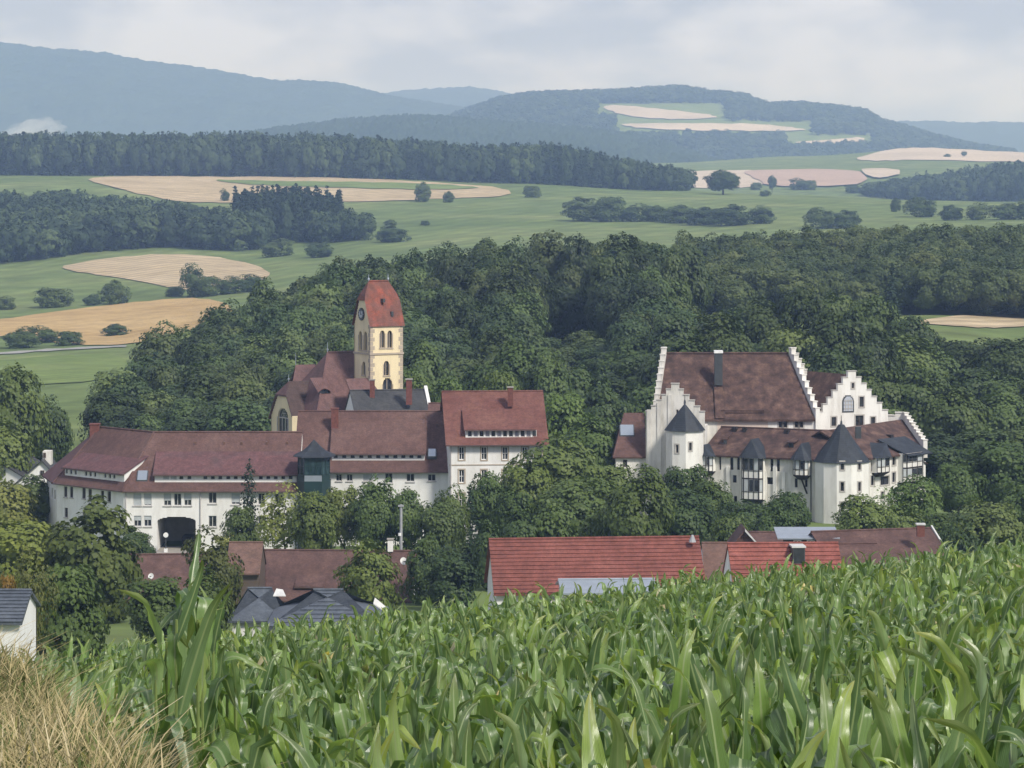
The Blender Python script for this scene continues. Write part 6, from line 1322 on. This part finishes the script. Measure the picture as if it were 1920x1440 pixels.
# ================================================================== dry grass bank
def blades(name, label, mat, n, seed, area, hmin, hmax, wd, lean, tone, heads=0.0):
    r = np.random.default_rng(seed); pts = []
    while len(pts) < n:
        y = r.uniform(*area[0]); x = r.uniform(*area[1])
        xb = -0.3 - (y - 8) * 0.24
        if x > xb + r.normal() * .12 + area[2]: continue
        pts.append((x, y))
    P = np.array(pts); z = terrain(P[:, 0], P[:, 1]); h = r.uniform(hmin, hmax, n); cl = (np.sin(P[:, 0] * 4.1 + 1) + np.sin(P[:, 1] * 2.3 + P[:, 0] * 3)) * .5; h *= 1 + .22 * cl
    az = r.uniform(0, 6.28, n); ln = r.uniform(.15, 1, n) * lean; fa = r.uniform(0, 6.28, n); V = []; K = 4
    for k in range(K + 1):
        t = k / K; off = h * ln * t ** 2; c = np.stack([P[:, 0] + np.cos(az) * off, P[:, 1] + np.sin(az) * off, z - .03 + h * (t - .25 * ln * t ** 2)], 1)
        w = wd * (1 - t * .82) * (np.where((t > .7) & (r.random(n) < heads), 3.2, 1.0)); sd = np.stack([np.cos(fa), np.sin(fa), np.zeros(n)], 1) * w[:, None] / 2
        V += [c - sd, c + sd]
    V = np.stack(V, 1); b = np.arange(n)[:, None] * (2 * (K + 1)); Q = np.concatenate([np.stack([b[:, 0] + 2 * k, b[:, 0] + 2 * k + 1, b[:, 0] + 2 * k + 3, b[:, 0] + 2 * k + 2], 1) for k in range(K)])
    me = mesh_np(name, V.reshape(-1, 3), Q, [mat]); at = me.attributes.new('tone', 'FLOAT', 'POINT'); at.data.foreach_set('value', np.repeat(np.clip(r.beta(*tone, n) + .15 * cl, 0, 1), 2 * (K + 1)).astype(np.float32))
    o = bpy.data.objects.new(name, me); COL.objects.link(o); tag(o, label, kind='stuff'); return o
blades('dry_grass', 'dry straw coloured grass on the bank at the lower left', 'straw', 48000, 1, ((7.0, 16.5), (-4.6, 0.4), .06), .12, .38, .0045, 1.1, (2.4, 2.4), .4)
blades('green_weeds', 'low green weeds along the edge of the corn', 'weed', 44000, 2, ((7.0, 17.5), (-4.2, 1.0), .8), .08, .28, .014, .9, (2, 2.6), .2)
t_ = grid_mesh('bank_soil', *(lambda U_, D_: (U_, D_, terrain(U_, D_) + .02))(*np.meshgrid(np.linspace(-5, 1, 60), np.linspace(6, 18, 60))), 'soil'); tag(t_, 'bare brown soil of the bank under the dry grass', kind='structure')

# ================================================================== haze
mb = MB(); mb.box(-11500, 11500, -400, 16200, -70, 400)
hzo = mb.build('haze', 'soil'); hzo.data.materials.clear()
hm = bpy.data.materials.new('haze_air'); hm.use_nodes = True; ht = hm.node_tree; ht.nodes.clear()
ho = ht.nodes.new('ShaderNodeOutputMaterial'); pv = ht.nodes.new('ShaderNodeVolumePrincipled'); pv.inputs['Color'].default_value = (0.43, 0.61, 1.0, 1); pv.inputs['Absorption Color'].default_value = (1, 1, 1, 1); pv.inputs['Density'].default_value = 0.000135; pv.inputs['Anisotropy'].default_value = 0.0
ht.links.new(pv.outputs[0], ho.inputs['Volume']); hzo.data.materials.append(hm); tag(hzo, 'pale blue haze filling the air of the valley', kind='stuff')

# a wisp of mist rising in front of the mountain
bm = bmesh.new(); bmesh.ops.create_icosphere(bm, subdivisions=4, radius=1)
from mathutils import noise as mno
for v in bm.verts: v.co *= 1 + .5 * mno.fractal(v.co * 1.6 + Vector((3, 1, 7)), 1, 2, 4)
for v in bm.verts: v.co = Vector((X(62, 6000) + v.co.x * 52 + max(0, v.co.z) * 18, 6000 + v.co.y * 40, Z(248, 6000) + v.co.z * 24))
me = bpy.data.meshes.new('mist'); bm.to_mesh(me); bm.free(); mo = bpy.data.objects.new('mist', me); COL.objects.link(mo)
mm = bpy.data.materials.new('mist_air'); mm.use_nodes = True; ht = mm.node_tree; ht.nodes.clear(); ho = ht.nodes.new('ShaderNodeOutputMaterial'); pv = ht.nodes.new('ShaderNodeVolumePrincipled'); pv.inputs['Color'].default_value = (.95, .97, 1, 1); pv.inputs['Density'].default_value = .012
ht.links.new(pv.outputs[0], ho.inputs['Volume']); me.materials.append(mm); tag(mo, 'white wisp of mist rising before the mountain at the left', kind='stuff')
